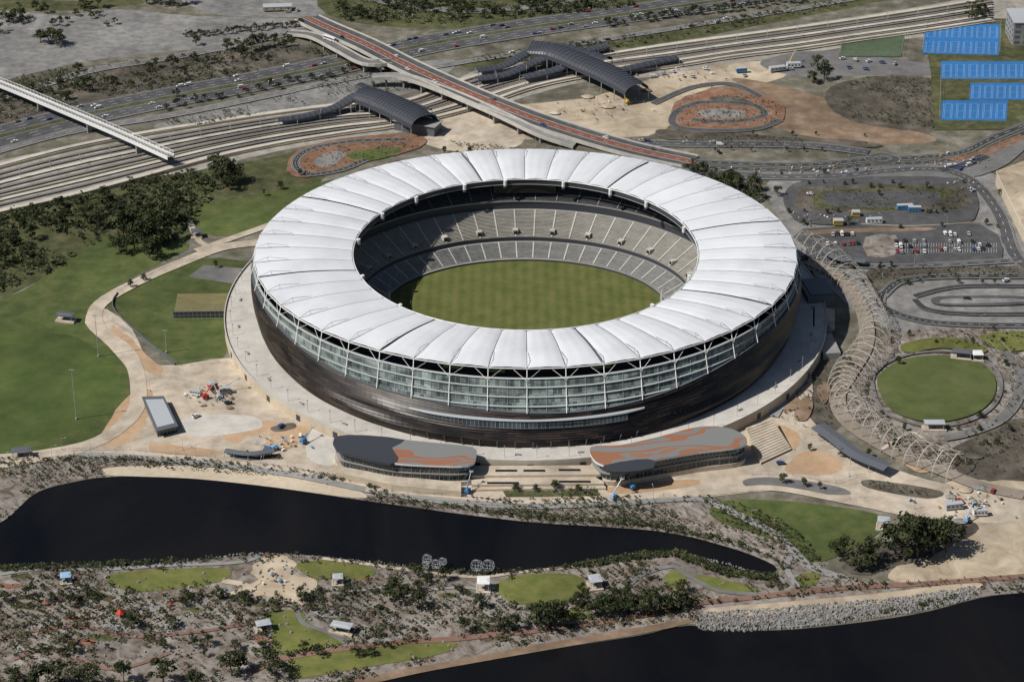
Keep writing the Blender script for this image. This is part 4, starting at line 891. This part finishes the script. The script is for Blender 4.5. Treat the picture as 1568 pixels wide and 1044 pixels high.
shrubs("garden_shrubs",PG([(1180,600),(1230,560),(1290,560),(1290,650),(1240,660),(1180,640)]),260,.6,1.6)
shrubs("garden_shrubs",PG([(1330,412),(1560,408),(1560,424),(1380,430),(1340,450)]),350,.6,1.6)
shrubs("planter_shrubs",PG([(768,748),(912,746),(920,760),(775,762)]),110,.8,1.8)
shrubs("planter_shrubs",PG([(640,214),(800,226),(900,236),(700,232)]),200,.8,1.8)
shrubs("beach_tufts",PG([(1380,892),(1568,882),(1700,870),(1700,885),(1568,896),(1400,900)]),160,.6,1.6,cl=.01); shrubs("site_weeds",PG([(1455,690),(1568,645),(1640,645),(1640,735),(1490,735)]),180,.5,1.5)
shrubs("garden_shrubs",PG([(350,690),(420,696),(430,704),(360,700)]),60,.6,1.4); shrubs("garden_shrubs",PG([(1330,735),(1440,752),(1420,764),(1330,748)]),80,.6,1.4)
# riprap
b=MB([m_rock,m_gravel,m_conc2]); RP_=PG([(1058,950),(1085,938),(1200,930),(1300,922),(1400,912),(1490,898),(1505,908),(1470,922),(1400,938),(1250,959),(1140,966),(1075,965)])
xs=[p[0] for p in RP_]; ys=[p[1] for p in RP_]; k=0
while k<3000:
    x=random.uniform(min(xs),max(xs)); y=random.uniform(min(ys),max(ys))
    if not inpoly(x,y,RP_): continue
    k+=1; s=random.uniform(.4,1.9) if random.random()<.3 else random.uniform(.4,1.1); b.box((x,y,.3+s*.15),(s,s*random.uniform(.6,1),s*.7),random.uniform(0,3),random.choice([0,0,1,2]),taper=random.uniform(.35,.8))
b.obj("riprap_rocks")
b=MB([m_rock])
for (x,y) in [(p[0]+random.uniform(-.8,.8),p[1]+random.uniform(-.8,.8)) for p in world_path([(0,868),(200,866),(300,858),(400,848),(560,860),(730,878),(840,872),(980,848),(1085,857),(1165,881)],0,40)]:
    s=random.uniform(.5,1.2); b.box((x,y,.3),(s,s*.8,s*.6),random.uniform(0,3),0,taper=.6)
for i in range(200):
    x,y,_=G(random.uniform(0,700),random.uniform(875,1010)); s=random.uniform(.6,1.7); b.box((x,y,.5+.2),(s,s*.8,s*.5),random.uniform(0,3),0,taper=.6)
for i in range(50):
    x,y,_=G(random.uniform(390,480),random.uniform(858,922)); s=random.uniform(.6,1.5); b.box((x,y,.5+.2),(s,s*.8,s*.6),random.uniform(0,3),0,taper=.6)
b.obj("shoreline_rocks")
# ================================================================ VEHICLES
def car_mesh(mat,van=False):
    b=MB([mat,m_carglass,m_tyre,m_paint]); Wd=.9
    pr=[(-2.2,.35),(2.2,.35),(2.25,.75),(1.9,.9),(-2.15,.98),(-2.28,.7)] if not van else [(-2.5,.4),(2.5,.4),(2.55,.95),(1.9,1.15),(-2.5,1.15)]
    rf=[(1.1,.93),(.45,1.42),(-1.25,1.45),(-1.95,.98)] if not van else [(1.9,1.15),(1.3,1.95),(-2.45,2.0),(-2.5,1.15)]
    n=len(pr)
    for s in(-1,1): b.face([(x,s*Wd,z) for x,z in (pr if s<0 else pr[::-1])],0)
    for i in range(n):
        a,c=pr[i],pr[(i+1)%n]; b.face([(a[0],-Wd,a[1]),(a[0],Wd,a[1]),(c[0],Wd,c[1]),(c[0],-Wd,c[1])],0)
    w2=.74
    q=[(rf[0][0],Wd*.95,rf[0][1]),(rf[1][0],w2,rf[1][1]),(rf[2][0],w2,rf[2][1]),(rf[3][0],Wd*.95,rf[3][1])]; m=[(x,-y,z) for x,y,z in q]
    gm=1 if not van else 0
    b.face(q,gm); b.face(m[::-1],gm); b.face([q[0],m[0],m[1],q[1]],1); b.face([q[1],m[1],m[2],q[2]],0); b.face([q[2],m[2],m[3],q[3]],1)
    for x in(-1.4,1.4):
        for s in(-1,1): b.tube((x,s*.72,.33),(x,s*.95,.33),.33,2,8)
    for s in(-1,1): b.box((2.22,s*.6,.68),(.1,.35,.15),0,3)
    o=b.obj("tmp"); me=o.data; bpy.data.objects.remove(o); return me
CM=[car_mesh(m) for m in carcols]+[car_mesh(carcols[0],True),car_mesh(carcols[0]),car_mesh(carcols[1])]
def put(me,name,x,y,z,r,s=1.0):
    o=bpy.data.objects.new(name,me); scene.collection.objects.link(o); o.location=(x,y,z); o.rotation_euler[2]=r; o.scale=(s,s,s); return o
def drive(road_,fr,o,name="moving_car"):
    W,N=road_; i=int(fr*(len(W)-2)); f=fr*(len(W)-2)-i; p=[W[i][c]+(W[i+1][c]-W[i][c])*f for c in range(3)]; nn=N[i]; r=atan2(-nn[0],nn[1]) + (pi if o>0 else 0)
    put(random.choice(CM),name,p[0]+nn[0]*o,p[1]+nn[1]*o,p[2]+.05,r)
FW=ROADS["freeway_road"]
for i in range(64): drive(FW,random.uniform(.02,.95),random.choice([-15,-11,-6,6,11,15]))
for f,o in ((.35,4),(.5,-5),(.62,4.5),(.75,-5),(.85,5),(.2,-5),(.42,-5)): drive(MBR,f,o)
for k in ("connector_road","boulevard_road","service_road"):
    for i in range(7): drive(ROADS[k],random.uniform(.05,.9),random.choice([-2.2,2.2]))
for (x0,x1,yy) in ((1372,1425,372),(1372,1425,380),(1374,1425,388),(1440,1505,362),(1440,1510,385),(1275,1320,362),(1500,1525,378),(1260,1320,376),(1440,1500,373)):
    x=x0
    while x<x1:
        if random.random()<.62: X,Y,_=G(x,yy+random.uniform(-1,1)); put(random.choice(CM),"parked_car",X,Y,LZ[0]+.03,pi/2+random.uniform(-.06,.06)+(pi if random.random()<.5 else 0))
        x+=random.choice([6,7,7,8])
for px,py in [(1290,92),(1310,94),(1330,96),(1350,98),(1370,100),(1300,106),(1325,108),(1015,115),(1030,112),(1045,118),(1080,108),(1140,118),(1000,120),(1210,108),(430,655),(460,672),(300,640),(1195,712),(1470,770),(1490,775),(350,620),(1520,755),(440,20),(455,18),(1060,120),(1100,235),(1310,262),(1470,262),(1490,295),(1240,300),(1480,460),(1540,432)]:
    X,Y,_=G(px,py); put(random.choice(CM),"parked_car",X,Y,LZ[0]+.03,random.uniform(0,3))
bb=MB([carcols[0],m_carglass,m_tyre]); bb.box((0,0,1.75),(12,2.5,2.7),0,0); bb.box((0,0,3.15),(11.4,2.2,.15),0,0,taper=.95)
for s in(-1,1): bb.box((0,s*1.27,2.1),(11,.05,1),0,1)
bb.box((6.02,0,2),(.06,2.2,1.4),0,1); bb.box((-6.02,0,2.1),(.06,2.2,.9),0,1)
for x in(-3.6,3.8):
    for s in(-1,1): bb.tube((x,s*1.0,.5),(x,s*1.3,.5),.5,2,10)
o=bb.obj("city_bus"); o.location=G(505,62,6.2); o.rotation_euler[2]=-.75
def boom(px,py,mat,ang,rot,L=9,name="boom_lift"):
    x,y,_=G(px,py); b=MB([mat,m_tyre,m_metal]); b.box((0,0,1.2),(3.6,2.2,1.1),0,0); b.box((-.6,0,2),(2.2,1.6,.8),0,0)
    for xx in(-1.2,1.2):
        for s in(-1,1): b.tube((xx,s*.9,.55),(xx,s*1.25,.55),.55,1,8)
    e=(cos(ang)*L,0,2.2+sin(ang)*L); b.tube((-1,0,2.2),(-1+e[0]*.55,0,2.2+(e[2]-2.2)*.55),.35,0,6); b.tube((-1+e[0]*.5,0,2.2+(e[2]-2.2)*.5),(-1+e[0],0,e[2]),.22,2,6)
    c=(-.4+e[0],0,e[2]+.1); b.box(c,(1.4,2,.15),0,2)
    for sx in(-.65,.65):
        for sy in(-.95,.95): b.tube((c[0]+sx,sy,c[2]),(c[0]+sx,sy,c[2]+1.1),.06,0)
    b.tube((c[0]-.65,-.95,c[2]+1.1),(c[0]+.65,-.95,c[2]+1.1),.06,0); b.tube((c[0]-.65,.95,c[2]+1.1),(c[0]+.65,.95,c[2]+1.1),.06,0)
    o=b.obj(name,loc=(x,y,LZ[0])); o.rotation_euler[2]=rot
for a in [(716,756,m_bluep,.9,1.2),(940,765,m_bluel,.8,.8),(422,690,m_bluel,.4,.4,7),(410,692,m_bluep,.2,3,6),(315,612,m_redp,.7,.5),(335,612,m_lgrey,.3,2),(465,680,m_bluep,.3,1),(1480,800,m_bluel,.6,1),(345,600,m_lgrey,.4,.3),(968,750,m_bluep,.4,2,6),(1210,100,m_yellow,.7,1),(960,160,m_yellow,.3,2,6)]: boom(*a)
def tent(px,py,mat,r,h,name):
    x,y,_=G(px,py); b=MB([mat,m_metal]); n=8
    for i in range(n):
        a0,a1=2*pi*i/n,2*pi*(i+1)/n; b.face([(cos(a0)*r,sin(a0)*r,h*.5),(cos(a1)*r,sin(a1)*r,h*.5),(cos(a1)*.3,sin(a1)*.3,h),(cos(a0)*.3,sin(a0)*.3,h)],0)
        b.face([(cos(a0)*r,sin(a0)*r,h*.5),(cos(a1)*r,sin(a1)*r,h*.5),(cos(a1)*r*1.05,sin(a1)*r*1.05,h*.35),(cos(a0)*r*1.05,sin(a0)*r*1.05,h*.35)],0)
        b.tube((cos(a0)*r,sin(a0)*r,0),(cos(a0)*r,sin(a0)*r,h*.5),.1,1)
    b.obj(name,loc=(x,y,LZ[0]*.5))
tent(185,944,m_redp,2.0,4,"play_tent"); tent(262,928,m_redp,.8,2,"play_tent"); tent(70,925,m_odirt,2,2,"play_tent"); tent(92,920,m_odirt,1.6,1.8,"play_tent")
def wsphere(px,py,r):
    x,y,_=G(px,py,r); b=MB([m_metal,m_metal])
    for i in range(5):
        a=pi*i/5; pts=[(cos(a)*cos(t)*r,sin(a)*cos(t)*r,r+1+sin(t)*r) for t in [2*pi*q/14 for q in range(15)]]; b.path(pts,.09,0,3)
    for zf in(-.5,0,.5):
        rr=r*sqrt(1-zf*zf); b.path([(cos(t)*rr,sin(t)*rr,r+1+zf*r) for t in [2*pi*q/14 for q in range(15)]],.09,0,3)
    b.tube((0,0,-.2),(0,0,1.2),.4,1,6); b.obj("wire_sphere_sculpture",loc=(x,y,0))
for a in [(654,858,2.4),(668,866,2.4),(678,862,2),(730,868,3),(748,868,3),(651,868,2)]: wsphere(*a)
def lamp(px,py,h,name="street_lamp",arm=2.0,rot=0,r=.13):
    x,y,_=G(px,py); b=MB([m_metal,m_lgrey]); b.tube((0,0,0),(0,0,h),r,0,5,r2=r*.6); b.tube((0,0,h),(arm,0,h+.35),.08,0); b.box((arm+.3,0,h+.35),(.9,.35,.15),0,1); b.tube((0,0,0),(0,0,.4+LZ[0]),r*2,0,6)
    o=b.obj(name,loc=(x,y,0)); o.rotation_euler[2]=rot
def mast(px,py,h):
    x,y,_=G(px,py); b=MB([m_metal,m_lgrey]); b.tube((0,0,0),(0,0,h),.26,0,6,r2=.13); b.box((0,0,h),(2.6,.4,.25),0,0)
    for i in range(3): b.box((-1+i,-.3,h+.3),(.6,.3,.5),0,1)
    b.tube((0,0,0),(0,0,1.2),.6,0,8); b.obj("floodlight_mast",loc=(x,y,0))
for a in [(117,642,30),(151,546,26),(255,540,14),(390,480,14)]: mast(*a)
for i in range(22): lamp(-20+i*58,205-i*11.2+ (6 if i%2 else -10),11,rot=random.choice([0,3.14]))
for px,py in [(20,710),(80,702),(140,700),(270,706),(400,722),(500,742),(600,760),(850,774),(1000,765),(1150,800),(1260,880),(1400,895),(700,975),(900,955),(1100,915),(560,995),(1300,765),(1400,780),(1350,440),(1500,430),(1500,500),(1240,345),(1350,345),(1450,345),(1280,405),(1400,405),(1200,235),(1100,235),(1000,235),(1300,240),(1450,240),(1530,225),(230,600),(280,690),(1300,730),(1200,690),(470,235),(610,215),(820,225),(90,995),(95,690),(300,700)]: lamp(px,py,7.5,rot=random.uniform(0,6))
for pts in ([(0,706),(100,692),(200,690),(330,702),(440,716),(560,742),(640,757),(760,766)],[(1140,728),(1200,726),(1280,742),(1312,732)],[(560,755),(700,772),(850,780),(980,772),(1090,768)]): fence(pts,1.2,step=4)
print("objects",len(scene.objects),"LZ",LZ[0])
